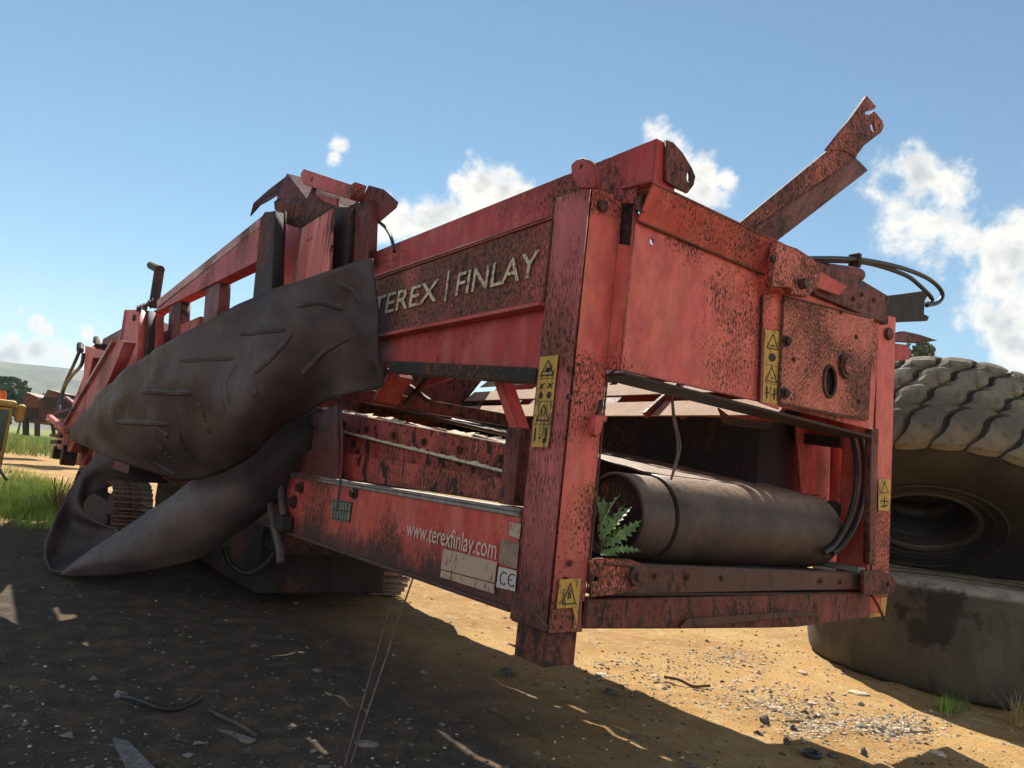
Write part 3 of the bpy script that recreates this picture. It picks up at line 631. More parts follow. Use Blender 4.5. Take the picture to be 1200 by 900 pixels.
b_ = MB(); b_.hexa(q, [p + EX * .16 for p in q]); b_.build('sunlit_rail_top', M_lit, side_rail, .003)
slab('rail_post', [PX(x, y, RX + .03) for x, y in ((242, 325), (258, 322), (254, 385), (237, 392))], -.14, M_dark, side_rail, N=(-1, 0, 0))
slab('rail_post', [PX(x, y, RX + .03) for x, y in ((199, 355), (212, 350), (209, 405), (195, 412))], -.14, M_dark, side_rail, N=(-1, 0, 0))
b_ = MB(); b_.tube([PX(180, 360, -.1), PX(186, 322, -.1), PX(187, 314, -.1)], .085, 14); b_.tube([PX(188, 316, -.1), PX(181, 313, -.1), PX(177, 311, -.1)], .075, 14); b_.build('exhaust_stack', M_black, MC, smooth=True)
slab('tan_plate', [PX(x, y, .3) for x, y in ((181, 411), (184, 386), (194, 378), (198, 380), (195, 402))], .02, M_sand, MC, N=(-1, 0, 0))
# outer end frame
ef = slab('tail_post', [PX(x, y, -.62) for x, y in ((146, 363), (163, 363), (160, 440), (134, 450))], -.1, M_red, MC, N=(-1, 0, 0))
b_ = MB(); b_.beam(PX(147, 364, -.63), PX(135, 446, -.63), .03, .05); b_.build('sunlit_red_edge', M_lit, ef)
slab('tail_post', [PX(x, y, -.52) for x, y in ((160, 364), (174, 364), (171, 440), (158, 445))], -.1, M_black, MC, N=(-1, 0, 0))
slab('tail_post', [PX(x, y, -.42) for x, y in ((172, 378), (184, 370), (182, 425), (170, 430))], -.1, M_deep, MC, N=(-1, 0, 0))
for k, (x, y) in enumerate(((165, 362), (172, 360), (178, 356), (160, 373))):
    bolt(PX(x, y, -.6), -EX, .05, M_rust, MC, 'clamp_bolt')
dgx = -1.0
dg_ = slab('slanting_beam', [PX(x, y, dgx) for x, y in ((131, 402), (138, 398), (146, 400), (128, 445), (100, 492), (82, 530), (64, 525), (68, 512), (98, 462))], -.14, M_deep, MC, N=(-1, 0, 0))
b_ = MB(); b_.beam(PX(134, 399, dgx - .02), PX(98, 459, dgx - .02), .06, .07); b_.beam(PX(98, 459, dgx - .02), PX(68, 512, dgx - .02), .06, .04); b_.build('sunlit_red_edge', M_lit, dg_)
b_ = MB(); c = PX(72, 533, dgx - .05); b_.cyl(c, c + EX * .22, .17, 18); b_.build('pivot_boss', M_black, dg_, .01); MB().cyl(PX(62, 530, dgx - .05), PX(62, 530, dgx - .05) + EX * .2, .12, 14).build('pivot_boss', M_black, dg_, .01)
slab('slanting_beam', [PX(x, y, dgx + .25) for x, y in ((98, 517), (108, 517), (98, 545), (88, 545))], -.1, M_deep, MC, N=(-1, 0, 0))
rfm = slab('rear_frame', [PX(x, y, -.95) for x, y in ((100, 405), (126, 412), (122, 420), (109, 419), (96, 476), (84, 476), (98, 440))], -.1, M_red, MC, N=(-1, 0, 0))
b_ = MB(); b_.box(*sum(([min(a_, b2), max(a_, b2)] for a_, b2 in zip(PX(104, 408, -.85), PX(125, 456, -.60))), [])); b_.build('dark_panel', M_black, rfm)
b_ = MB(); b_.tube([PX(94, 404, -.95), PX(94, 411, -.95)], .06, 10); b_.tube([PX(112, 402, -.95), PX(113, 397, -.95), PX(115, 406, -.95)], .05, 8); b_.build('valve_fittings', M_black, rfm)
for pp in (((94, 409), (88, 424), (77, 448), (71, 466), (69, 482)), ((98, 414), (95, 428), (83, 442), (75, 456), (72, 474))):
    MB().tube(curve_path([PX(x, y, -1.0) for x, y in pp]), .03, 8).build('hydraulic_hose', M_hose, MC, smooth=True)
for (a_, c_, w_, mt) in (((65, 484), (89, 478), .03, M_rust), ((58, 488), (78, 506), .08, M_red), ((54, 492), (74, 500), .04, M_rust), ((60, 510), (72, 511), .05, M_black), ((61, 518), (70, 518), .06, M_black)):
    MB().beam(PX(*a_, -1.15), PX(*c_, -1.15), w_, w_).build('bent_bar', mt, MC)
# body behind the draped belt: plant box, chassis and tank
bd = MB(); bd.box(.35, 2.6, 5.2, 11.2, 1.35, 2.55); bdo = bd.build('plant_body', M_dark, MC, .01)
bd = MB(); bd.box(-.2, 2.4, 7.4, 11.6, 2.55, 3.3); bd.build('plant_cover', M_deep, bdo, .01)
bd = MB(); bd.box(.1, 2.7, 10.2, 12.8, 1.0, 3.2); bd.build('plant_end', M_deep, bdo, .01)
bd = MB(); bd.box(-.55, .6, 10.9, 13.4, .9, 3.45); bd.build('tail_box', M_dark, bdo, .01)
bd = MB(); bd.box(.25, 1.65, 4.4, 10.4, .62, 1.32); cho = bd.build('chassis', M_black, MC, .01)
bd = MB(); bd.box(.22, 1.72, 4.95, 10.2, .14, .85); bd.build('underside_dark_block', M_black, cho, .02)  # dark block added so the underside reads as deep shade
bd = MB(); bd.box(1.65, 2.4, 4.6, 10.2, .90, 1.32); bd.build('crawler_shade_block', M_black, cho, .01)  # added to shade the top of the right crawler
bd = MB(); bd.box(.02, .25, 5.0, 10.4, 1.0, 1.5); bd.build('chassis_rail', M_dark, cho, .01)
bd = MB(); bd.beam((.03, 5.0, 1.25), (-.5, 8.4, 1.18), .12, .14); bd.build('outrigger', M_red, cho, .01)
for k in range(5): MB().beam((.25, 4.6 + k * .25, .7), (.1, 4.75 + k * .25, 1.3), .03, .02).build('brace', M_dark, cho)

slab('wall_sun_block', [(.2, 4.9, 1.3), (.2, 9.5, 1.3), (.2, 9.5, 2.65), (.2, 4.9, 3.05)], .02, M_dark, bdo, N=(-1, 0, 0))  # unseen plate added behind the belt to stop sun leaking past
slab('side_sun_block', [(-.45, 4.7, 1.35), (-.45, 7.6, 1.35), (-.45, 7.6, 2.3), (-.45, 4.7, 2.45)], .02, M_dark, bdo, N=(-1, 0, 0))  # hidden plate added to shade the ground left of the machine
slab('side_sun_block', [(-.9, 6.3, 1.2), (-.9, 9.2, 1.2), (-.9, 9.2, 1.9), (-.9, 6.3, 2.1)], .02, M_dark, bdo, N=(-1, 0, 0))  # second hidden sun blocker, added further out behind the belt
# crawlers
def crawler(x0, x1, y0, y1, zt, name='crawler_track'):
    r = (zt - .03) / 2; zc_ = r + .03; L = y1 - y0 - 2 * r; per = 2 * L + 2 * math.pi * r
    f_ = MB(); f_.box(x0 + .08, x1 - .08, y0 + r, y1 - r, zc_ - r * .55, zc_ + r * .5); c = f_.build(name, M_black, MC, .02)
    for yc in (y0 + r, y1 - r):
        i_ = MB(); i_.cyl((x0 + .05, yc, zc_), (x1 - .05, yc, zc_), r * .84, 26); i_.cyl((x0 + .0, yc, zc_), (x0 + .05, yc, zc_), r * .3, 12); i_.build('idler_wheel', M_black, c, .01)
    n = int(per / .085); pad = MB()
    pad.hexa([(x0, -.036, 0), (x1, -.036, 0), (x1, .036, 0), (x0, .036, 0)], [(x0, -.036, .022), (x1, -.036, .022), (x1, .036, .022), (x0, .036, .022)])
    pad.hexa([(x0, .006, .022), (x1, .006, .022), (x1, .030, .022), (x0, .030, .022)], [(x0, .010, .05), (x1, .010, .05), (x1, .024, .05), (x0, .024, .05)])
    pm = pad.mesh('pad'); pm.materials.append(M_grey)
    for k in range(n):
        s = per * k / n
        if s < L: y, z, a = y0 + r + s, zc_ + r, 0
        elif s < L + math.pi * r: t_ = (s - L) / r; y, z, a = y1 - r + r * math.sin(t_), zc_ + r * math.cos(t_), -t_
        elif s < 2 * L + math.pi * r: y, z, a = y1 - r - (s - L - math.pi * r), zc_ - r, math.pi
        else: t_ = (s - 2 * L - math.pi * r) / r; y, z, a = y0 + r - r * math.sin(t_), zc_ - r * math.cos(t_), math.pi - t_
        o = bpy.data.objects.new('pad', pm); COL.objects.link(o); o.parent = c
        o.location = (-R0.x, y - R0.y, z); o.rotation_euler = (a, 0, 0)
    return c
crawler(-.93, -.50, 6.75, 10.6, 1.02)
crawler(1.75, 2.2, 5.2, 9.4, .80)

# --- lettering and films
def tri_count(me): return len(me.polygons)
def lettering(name, txt, pos, u, v, width, height, mat, parent, shear=0., space=1., bold=0.):
    cu = bpy.data.curves.new('txt', 'FONT'); cu.body = txt; cu.shear = shear; cu.space_character = space; cu.offset = bold; cu.resolution_u = 4
    ob = bpy.data.objects.new('txt', cu); COL.objects.link(ob)
    me = bpy.data.meshes.new_from_object(ob.evaluated_get(bpy.context.evaluated_depsgraph_get()))
    bpy.data.objects.remove(ob); bpy.data.curves.remove(cu)
    xs_ = [q.co.x for q in me.vertices]; x0, x1 = min(xs_), max(xs_)
    for q in me.vertices:
        a = (q.co.x - x0) / (x1 - x0) * width; b2 = q.co.y / .73 * height
        q.co = Vector(pos) + Vector(u) * a + Vector(v) * b2
    return link(name, me, mat, parent)
lettering('lettering', 'TEREX', (-.0145, 2.50, 2.775), -EY, EZ, 1.00, .165, M_letter, gl, shear=.05, bold=.006)
MB().box(-.0155, -.0145, 1.37, 1.39, 2.755, 2.97).build('divider_line', M_letter, gl)
lettering('lettering', 'FINLAY', (-.0145, 1.26, 2.775), -EY, EZ, .88, .165, M_letter, gl, shear=.05, bold=.004)
lettering('lettering', 'www.terexfinlay.com', (-.0145, 1.51, 1.155), -EY, EZ, 1.03, .115, M_url, rail, bold=.004)

class Film:
    """flat printed film on four corners (top left, top right, bottom right, bottom left), standing e metres off along n"""
    def __init__(s, name, corners, n, mat, parent, label=None):
        s.c = [Vector(c) for c in corners]; s.n = Vector(n).normalized(); s.e = .003
        s.o = MB().add([s.p(0, 1), s.p(1, 1), s.p(1, 0), s.p(0, 0)], [(3, 2, 1, 0)]).build(name, mat, parent)
        if label: s.o['label'] = label
        s.k = MB()
    def p(s, u, v, e=None):
        tl, tr, br_, bl = s.c; return (bl * (1 - u) + br_ * u) * (1 - v) + (tl * (1 - u) + tr * u) * v + s.n * (s.e if e is None else e)
    def poly(s, pts): s.k.add([s.p(u, v, .0042) for u, v in pts], [tuple(range(len(pts)))])
    def line(s, a, b2, w_, asp=1.):
        a, b2 = Vector(a), Vector(b2); d = b2 - a; d = Vector((d.x, d.y * asp)); d.normalize(); m_ = Vector((-d.y, d.x / asp)) * w_
        s.poly([a + m_, a - m_, b2 - m_, b2 + m_])
    def tri(s, cx, cy, w_, h_, lw, asp): 
        P_ = [(cx - w_, cy - h_), (cx + w_, cy - h_), (cx, cy + h_)]
        for i in range(3): s.line(P_[i], P_[(i + 1) % 3], lw, asp)
    def done(s, mat=None): return s.k.build('pictogram', mat or M_ink, s.o)
sx = -.0125
f1 = Film('warning_film', [(sx, .272, 2.29), (sx, .115, 2.29), (sx, .12, 1.79), (sx, .265, 1.79)], (-1, 0, 0), M_yellow, MC, 'tall yellow film of four warning pictures on the near post')
A_ = 3.3
for v in (.25, .5, .75): f1.line((0.02, v), (.98, v), .012, A_)
f1.tri(.5, .87, .36, .085, .03, A_); f1.poly([(.38, .82), (.62, .82), (.66, .86), (.45, .88)]); f1.line((.3, .83), (.7, .85), .02, A_)
for cx in (.27, .73):
    f1.poly([(cx + .13 * math.cos(a), .565 + .04 * math.sin(a)) for a in [k * .785 for k in range(8)]]); f1.line((cx - .16, .64), (cx + .16, .70), .03, A_); f1.line((cx - .1, .70), (cx + .1, .64), .03, A_)
f1.tri(.5, .375, .36, .085, .03, A_); f1.line((.43, .33), (.43, .40), .035, A_); f1.line((.57, .33), (.57, .39), .035, A_)
f1.line((.16, .06), (.16, .21), .05, A_); f1.poly([(.62, .05), (.86, .05), (.86, .21), (.74, .21), (.74, .10), (.62, .09)]); f1.line((.34, .10), (.58, .10), .02, A_)
f1.done()
fy = -.0125
f2 = Film('warning_film', [(.035, fy, 1.13), (.182, fy, 1.135), (.185, fy, .99), (.035, fy, .985)], (0, -1, 0), M_yellow, MC, 'half torn yellow warning film low on the near post')
f2.tri(.52, .5, .3, .36, .025, 1.); f2.line((.47, .3), (.47, .55), .03); f2.line((.57, .3), (.57, .5), .03); f2.done()
f2b = MB().add([(.145, fy - .001, .985), (.186, fy - .001, .987), (.187, fy - .001, .885), (.165, fy - .001, .885), (.16, fy - .001, .955)], [(0, 1, 2, 3, 4)]).build('film_scrap', M_yellow, MC)
cs = -.138
f3 = Film('warning_film', [PY(896, 386, cs), PY(915, 389, cs), PY(911, 475, cs), PY(893, 471, cs)], (0, -1, 0), M_yellow, MC, 'tall yellow film of warning pictures on the front panel')
for v in (.27, .52): f3.line((0.02, v), (.98, v), .012, 4)
f3.tri(.5, .85, .36, .10, .03, 4.); f3.line((.35, .79), (.65, .79), .04, 4); f3.poly([(.5 + .24 * math.cos(a), .63 + .06 * math.sin(a)) for a in [k * .628 for k in range(10)]])
f3.tri(.5, .40, .36, .10, .03, 4.); f3.line((.5, .34), (.6, .36), .04, 4)
for cx in (.25, .72): f3.line((cx, .06), (cx, .22), .05, 4); f3.line((cx - .15, .12), (cx + .15, .15), .03, 4)
f3.line((.5, .03), (.5, .24), .012, 4); f3.done()
f4 = Film('warning_film', [PY(1029, 561, -.0125), PY(1043, 562, -.0125), PY(1042, 599, -.0125), PY(1029, 598, -.0125)], (0, -1, 0), M_yellow, MC, 'small yellow warning film on the far post')
f4.tri(.5, .75, .34, .18, .03, 1.8); f4.line((.5, .08), (.5, .42), .05, 1.8); f4.line((.15, .3), (.85, .3), .04, 1.8); f4.line((.2, .12), (.8, .18), .04, 1.8); f4.done()
def sidefilm(name, px4, mat, label=None): return Film(name, [PX(x, y, -.0125) for x, y in px4], (-1, 0, 0), mat, rail, label)
sidefilm('faded_film', ((520, 642.7), (583, 658.7), (580, 683), (517, 666.7)), M_film)
sidefilm('faded_film', ((517.5, 668), (580, 684.5), (580, 696), (516, 676)), M_film)
sidefilm('faded_film', ((587.5, 632), (609, 636), (606, 667), (585, 660)), plain('brown_film', (.26, .17, .13), .7))
sidefilm('faded_film', ((598, 612), (611, 614), (609, 632), (597, 627)), M_film)
ce = sidefilm('white_mark_plate', ((585, 664), (606, 669), (604, 693), (582, 688)), M_white)
for cx, gap in ((.36, 0), (.80, 1)):
    pr_ = None
    for k in range(11):
        a = math.pi * (.28 + 1.44 * k / 10); q_ = (cx + .20 * math.cos(a), .5 + .3 * math.sin(a))
        if pr_: ce.line(pr_, q_, .032)
        pr_ = q_
    if gap: ce.line((cx - .18, .5), (cx + .02, .5), .03)
ce.done()
gp = sidefilm('grated_vent', ((389, 585), (412, 588), (409, 612), (388, 608)), plain('dull_green_grey', (.17, .19, .15), .8))
for k in range(1, 7): gp.line((k / 7, .05), (k / 7, .95), .02)
for v in (.05, .5, .95): gp.line((.02, v), (.98, v), .02)
gp.done(M_black)
# straps and hoses that hang over the lower rail
MB().tube(curve_path([PX(x, y, -.10) for x, y in ((322, 500), (317, 540), (315, 575), (320, 610), (327, 640), (329, 658))]), [.036] * 40 + [.05], 10).build('hanging_hose', M_strap, MC, smooth=True) if False else \
MB().tube(curve_path([PX(x, y, -.10) for x, y in ((322, 500), (317, 540), (315, 575), (320, 610), (327, 640), (329, 660))]), .034, 10).build('hanging_hose', M_strap, MC, smooth=True)
MB().tube(curve_path([PX(x, y, -.06) for x, y in ((331, 505), (328, 545), (330, 585), (333, 605))]), .034, 10).build('hanging_hose', M_strap, MC, smooth=True)
b_ = MB(); c = PX(331, 612, -.08); b_.box(c.x - .04, c.x + .06, c.y - .09, c.y + .09, c.z - .07, c.z + .06); b_.build('hose_clamp', M_black, MC, .01)
MB().tube(curve_path([PX(x, y, -.02) for x, y in ((399, 470), (401, 520), (399, 560), (394, 600))]), .010, 8).build('cable', M_strap, MC, smooth=True)
MB().tube(curve_path([PD(x, y, 7.6) for x, y in ((262, 640), (270, 660), (290, 672), (312, 662), (326, 645))]), .03, 10).build('sagging_hose', M_hose, MC, smooth=True)
slab('side_plate', [PX(x, y, .07) for x, y in ((330, 500), (372, 486), (400, 474), (398, 565), (384, 600), (312, 606))], .03, M_dark, MC, N=(-1, 0, 0), holes=[[PX(x, y, .07) for x, y in ((357, 512), (369, 500), (372, 500), (368, 528), (356, 530))]])
for (q, rr) in (((344, 588), .04), ((415, 578), .03), ((352, 571), .035)): bolt(PX(*q, -.015), -EX, rr, M_black, MC)
for (q, rr) in (((597, 582), .0), ): pass
for k, (x, y) in enumerate(((667, 433), (666, 465), (668, 660), (666, 398))): bolt(PY(x, y, -.013), -EY, .012, M_dark, post)

# ================================================================ draped conveyor belt
def bicubic(grid, nu, nv):
    """control grid [i][j] of 3-tuples -> dense grid by Catmull-Rom in both directions"""
    rowsD = [curve_path([Vector(p) for p in r], nv) for r in grid]
    cols = list(zip(*rowsD)); outc = [curve_path(list(c), nu) for c in cols]
    return [list(r) for r in zip(*outc)]
def drape(name, grid, nu, nv, mat, parent, thick=.016, wrinkle=.01):
    d = bicubic(grid, nu, nv); nj = len(d[0]); vs = []
    for r in d:
        for p in r:
            q = PD(p.x, p.y, p.z); q += EX * wrinkle * (noise.noise(q * 2.2) + .5 * noise.noise(q * 6)); vs.append(q)
    fs = [(i * nj + j, i * nj + j + 1, (i + 1) * nj + j + 1, (i + 1) * nj + j) for i in range(len(d) - 1) for j in range(nj - 1)]
    b_ = MB(); b_.add(vs, fs); me = b_.mesh(name); o = link(name, me, mat, parent, smooth=True)
    s_ = o.modifiers.new('thick', 'SOLIDIFY'); s_.thickness = thick; s_.offset = 0
    return o, [p for r in d for p in r]
M_belt2 = M_belt
BL = thing('draped_conveyor_belt', (-.9, 5.5, .0), 'wide brown rubber conveyor belt with chevron ribs, draped over the red machine onto the ground', 'conveyor belt')
g1 = [[(437, 303, 5.64), (441, 350, 5.60), (446, 400, 5.60), (450, 453, 5.68)],
      [(385, 317, 5.82), (388, 372, 5.86), (388, 425, 5.92), (392, 468, 6.0)],
      [(318, 341, 5.90), (322, 400, 5.70), (328, 460, 5.80), (330, 500, 6.3)],
      [(268, 364, 6.0), (272, 425, 5.88), (280, 490, 5.75), (278, 546, 6.25)],
      [(215, 391, 6.10), (220, 450, 5.95), (228, 512, 6.15), (222, 563, 6.7)],
      [(165, 421, 6.5), (168, 466, 6.45), (172, 514, 6.55), (180, 554, 7.0)],
      [(128, 449, 7.05), (128, 480, 7.0), (128, 512, 7.2), (135, 538, 7.3)],
      [(100, 482, 7.7), (100, 497, 7.65), (100, 512, 7.6), (102, 524, 7.65)],
      [(84, 505, 7.95), (84, 508, 7.95), (84, 511, 7.95), (84, 515, 7.95)]]
o1, px1 = drape('upper_fold', g1, 9, 10, M_belt2, BL, wrinkle=.045, thick=.024)
g2 = [[(375, 478, 6.75), (372, 520, 6.8), (350, 560, 6.9), (322, 590, 7.0)],
      [(335, 492, 6.75), (330, 540, 6.7), (322, 580, 6.8), (300, 608, 6.9)],
      [(290, 520, 6.8), (290, 560, 6.65), (284, 600, 6.7), (268, 630, 6.85)],
      [(250, 548, 6.9), (248, 590, 6.7), (244, 625, 6.75), (238, 653, 6.95)],
      [(216, 571, 7.05), (210, 605, 6.85), (205, 640, 6.9), (200, 664, 7.1)],
      [(185, 593, 7.3), (176, 620, 7.1), (168, 650, 7.1), (162, 671, 7.3)],
      [(150, 616, 7.6), (140, 635, 7.45), (130, 657, 7.4), (124, 674, 7.5)],
      [(112, 642, 7.85), (103, 652, 7.75), (97, 664, 7.7), (92, 675, 7.8)],
      [(80, 664, 8.0), (76, 667, 8.0), (73, 670, 8.0), (70, 674, 8.0)]]
o2, px2 = drape('lower_sweep', g2, 8, 8, M_belt2, BL, wrinkle=.02)
g3 = [[(57, 668, 8.1), (62, 670, 8.1), (68, 671, 8.1), (74, 672, 8.05)],
      [(52, 655, 8.25), (66, 652, 8.5), (84, 655, 8.5), (104, 656, 8.05)],
      [(52, 638, 8.4), (76, 634, 8.7), (104, 637, 8.7), (134, 634, 8.3)],
      [(60, 619, 8.55), (84, 613, 8.85), (112, 620, 8.8), (139, 622, 8.45)],
      [(72, 594, 8.75), (86, 597, 8.85), (98, 606, 8.8), (112, 611, 8.65)],
      [(84, 572, 8.95), (89, 580, 8.9), (93, 588, 8.9), (96, 597, 8.9)],
      [(100, 546, 9.1), (102, 556, 9.05), (105, 566, 9.1), (106, 580, 9.1)],
      [(122, 528, 9.2), (132, 538, 9.15), (142, 552, 9.2), (148, 566, 9.3)],
      [(150, 512, 9.2), (166, 526, 9.15), (184, 544, 9.2), (196, 566, 9.3)]]
o3, _ = drape('inner_curl', g3, 8, 6, M_belt2, BL, wrinkle=.02)
def rib(pts, r, px, par):
    """moulded rib: follows the nearest surface depth of the fold"""
    P_ = curve_path([Vector((x, y, 0)) for x, y in pts], 8); out_ = []
    for p in P_:
        k = sorted(px, key=lambda q: (q.x - p.x) ** 2 + (q.y - p.y) ** 2)[:4]
        ws = [1 / (1 + (q.x - p.x) ** 2 + (q.y - p.y) ** 2) for q in k]; d = sum(q.z * w_ for q, w_ in zip(k, ws)) / sum(ws)
        q = PD(p.x, p.y, d); q += EX * .045 * (noise.noise(q * 2.2) + .5 * noise.noise(q * 6)); out_.append(q)
    n = len(out_); return MB().tube(out_, [r * min(1, .55 + 6 * min(i, n - 1 - i) / n) for i in range(n)], 8).build('rib', M_belt2, par, smooth=True)
for pts in ([(280, 391), (312, 389), (340, 387)], [(346, 392), (325, 414), (302, 438)], [(298, 440), (299, 452), (301, 466)], [(210, 422), (245, 420.5), (276, 419)], [(277, 428), (266, 447), (267, 468), (274, 494)],
            [(165, 459), (197, 459.5), (227, 460.5)], [(232, 470), (238, 490), (246, 507)], [(139, 494), (168, 495), (198, 496)], [(183, 499), (190, 505), (197, 511)],
            [(344, 360), (374, 354), (401, 361)], [(353, 440), (366, 426), (382, 411), (414, 391)], [(207, 498), (216, 518), (229, 537)], [(185, 520), (197, 532), (210, 542)],
            [(181, 540), (196, 548), (212, 556)], [(396, 330), (412, 340), (424, 356)]):
    rib(pts, .03, px1, o1)

# ================================================================ giant tyres
def tyre(name, loc, n_dir, R, W, rb, label, mat, tread=None, flip=0., group='giant tyres heaped beside the machine'):
    z_ = Vector(n_dir).normalized(); t = bpy.data.objects.new(name, None)
    hw = W / 2
    prof = [(rb, hw * .62), (rb + .02, hw * .80), (rb + .06, hw * .86), (rb + .10, hw * .84), (rb + .14, hw * .90), (R * .62, hw * 1.0), (R * .74, hw * 1.06), (R * .84, hw * 1.05), (R * .90, hw * 1.02),
            (R * .945, hw * .96), (R * .97, hw * .86), (R * .985, hw * .6), (R * .993, hw * .3), (R * .995, 0)]
    prof = prof + [(r, -z) for r, z in prof[-2::-1]]
    inner = [(rb + .02, -hw * .55), (rb + .12, -hw * .72), (R * .74, -hw * .88), (R * .86, -hw * .8), (R * .9, -hw * .5), (R * .91, 0)]
    prof += inner + [(r, -z) for r, z in inner[-2::-1]]
    # smooth the outline
    P_ = [Vector((r, z, 0)) for r, z in prof]; P_ = curve_path(P_ + [P_[0]], 2)[:-1]
    N_ = 112; vs = []
    for p in P_:
        for k in range(N_):
            a = 2 * math.pi * k / N_; wob = 1 + .006 * math.sin(3 * a + 1) + .002 * noise.noise((math.cos(a) * 3, math.sin(a) * 3, p.y))
            vs.append((p.x * wob * math.cos(a), p.x * wob * math.sin(a), p.y))
    L = len(P_); fs = [(i * N_ + k, i * N_ + (k + 1) % N_, ((i + 1) % L) * N_ + (k + 1) % N_, ((i + 1) % L) * N_ + k) for i in range(L) for k in range(N_)]
    COL.objects.link(t); t.rotation_mode = 'QUATERNION'; t.rotation_quaternion = z_.to_track_quat('Z', 'Y'); t.location = loc
    tag(t, label, 'tyre', group)
    b_ = MB(); b_.add(vs, fs); me = b_.mesh('carcass'); bm = bmesh.new(); bm.from_mesh(me); bmesh.ops.recalc_face_normals(bm, faces=bm.faces); bm.to_mesh(me); bm.free()
    me.shade_smooth(); me.materials.append(mat); c = bpy.data.objects.new('carcass', me); COL.objects.link(c); c.parent = t
    for rr in (.17, .30): 
        bd_ = MB(); zz = hw * (.925 if rr < .2 else .985); ra = rb + rr
        bd_.tube([(ra * math.cos(a), ra * math.sin(a), zz) for a in [2 * math.pi * k / 64 for k in range(65)]], .014, 6, cap=False)
        m2 = bd_.mesh('bead_line'); m2.shade_smooth(); m2.materials.append(mat); o = bpy.data.objects.new('bead_line', m2); COL.objects.link(o); o.parent = t
    if tread:
        nb, h_ = tread
        def rad(z): q = abs(z) / hw; return R * (.996 - .022 * q ** 2 - .045 * max(0, q - .8) / .25)
        for ri, (za, zb, sh, ph) in enumerate(((.34, 1.02, .95, 0), (-.16, .31, .75, .35), (-.60, -.19, .7, .7), (-1.02, -.63, .6, .05))):
            step = 2 * math.pi / nb; nu_, nv_ = 5, 5; vs, fs = [], []
            for lay in (0, 1):
                for j in range(nv_ + 1):
                    v = j / nv_; z = (za + (zb - za) * v) * hw
                    for i in range(nu_ + 1):
                        u = i / nu_
                        tp = .0 if lay else .035
                        uu = (u - .5) * (.80 + 2 * tp) + sh * (v - .5) + .13 * math.sin(v * 2 * math.pi)
                        zz = z + (v - .5) * (0 if lay else .03) + (.018 * math.sin(u * math.pi) * (1 if v > .5 else -1))
                        rr = rad(zz) + (h_ * (1 - .25 * (abs(u - .5) * 2) ** 4 - .25 * (abs(v - .5) * 2) ** 4) if lay else -.02)
                        vs.append((rr * math.cos(uu * step), rr * math.sin(uu * step), zz))
            K = (nu_ + 1) * (nv_ + 1)
            for j in range(nv_):
                for i in range(nu_): k = K + j * (nu_ + 1) + i; fs.append((k, k + 1, k + nu_ + 2, k + nu_ + 1))
            edge_ = [i for i in range(nu_ + 1)] + [(j + 1) * (nu_ + 1) + nu_ for j in range(nv_)] + [nv_ * (nu_ + 1) + i for i in range(nu_ - 1, -1, -1)] + [j * (nu_ + 1) for j in range(nv_ - 1, 0, -1)]
            for i in range(len(edge_)): a, b2 = edge_[i], edge_[(i + 1) % len(edge_)]; fs.append((a, b2, b2 + K, a + K))
            me = bpy.data.meshes.new('tread_block'); me.from_pydata(vs, [], fs)
            bm = bmesh.new(); bm.from_mesh(me); bmesh.ops.recalc_face_normals(bm, faces=bm.faces); bm.to_mesh(me); bm.free()
            me.materials.append(M_tread)
            for p_ in me.polygons: p_.use_smooth = False
            for k in range(nb):
                o = bpy.data.objects.new('tread_block', me); COL.objects.link(o); o.parent = t; o.rotation_euler = (0, 0, (k + ph) * step)
    return t
TL = tyre('giant_tyre', (6.93, .80, .52), (0, 0, 1), 1.70, 1.04, .72, 'giant dusty tyre lying flat on the sandy ground, a dark stain on its smooth side', M_tyre2)
# an oily stain on the side that faces the yard
d_ = ray(1097, 722); k_ = min((k / 400 * 12 for k in range(1, 400)), key=lambda k: abs((CAM + d_ * k - TL.location).xy.length - 1.70) if (CAM + d_ * k - TL.location).length < 3 and d_.dot(CAM + d_ * k - TL.location) < 0 else 99)
sp_ = TL.rotation_quaternion.inverted() @ (CAM + d_ * k_ - TL.location); nt_ = NT(M_tyre2.node_tree); bs_ = nt_.n['Principled BSDF']; src_ = bs_.inputs['Base Color'].links[0].from_socket
oc_ = nt_.new('ShaderNodeTexCoord').outputs['Object']; ds_ = nt_.vmath('DISTANCE', oc_, tuple(sp_), out=1)
mk_ = nt_.ramp(nt_.math('ADD', ds_, nt_.math('MULTIPLY_ADD', nt_.noise(oc_, 4.5, 5, .6), 1.0, -.5)), .18, .34, .85, 0.)
nt_.put(bs_.inputs['Base Color'], nt_.mix(mk_, src_, (.018, .016, .014)))
lk = (CAM - Vector((5.8, 2.2, 1.6))); lk.z = 0; lk.normalize()
ang = math.radians(56); nd = lk * math.cos(ang) - EZ * math.sin(ang)
fc = PD(1082, 620, 8.9)
TU = tyre('giant_tyre', fc - nd * .62, nd, 1.74, 1.24, .56, 'giant tyre with deep wavy tread blocks, tilted on top of the lying tyre', M_tyre, tread=(30, .085))

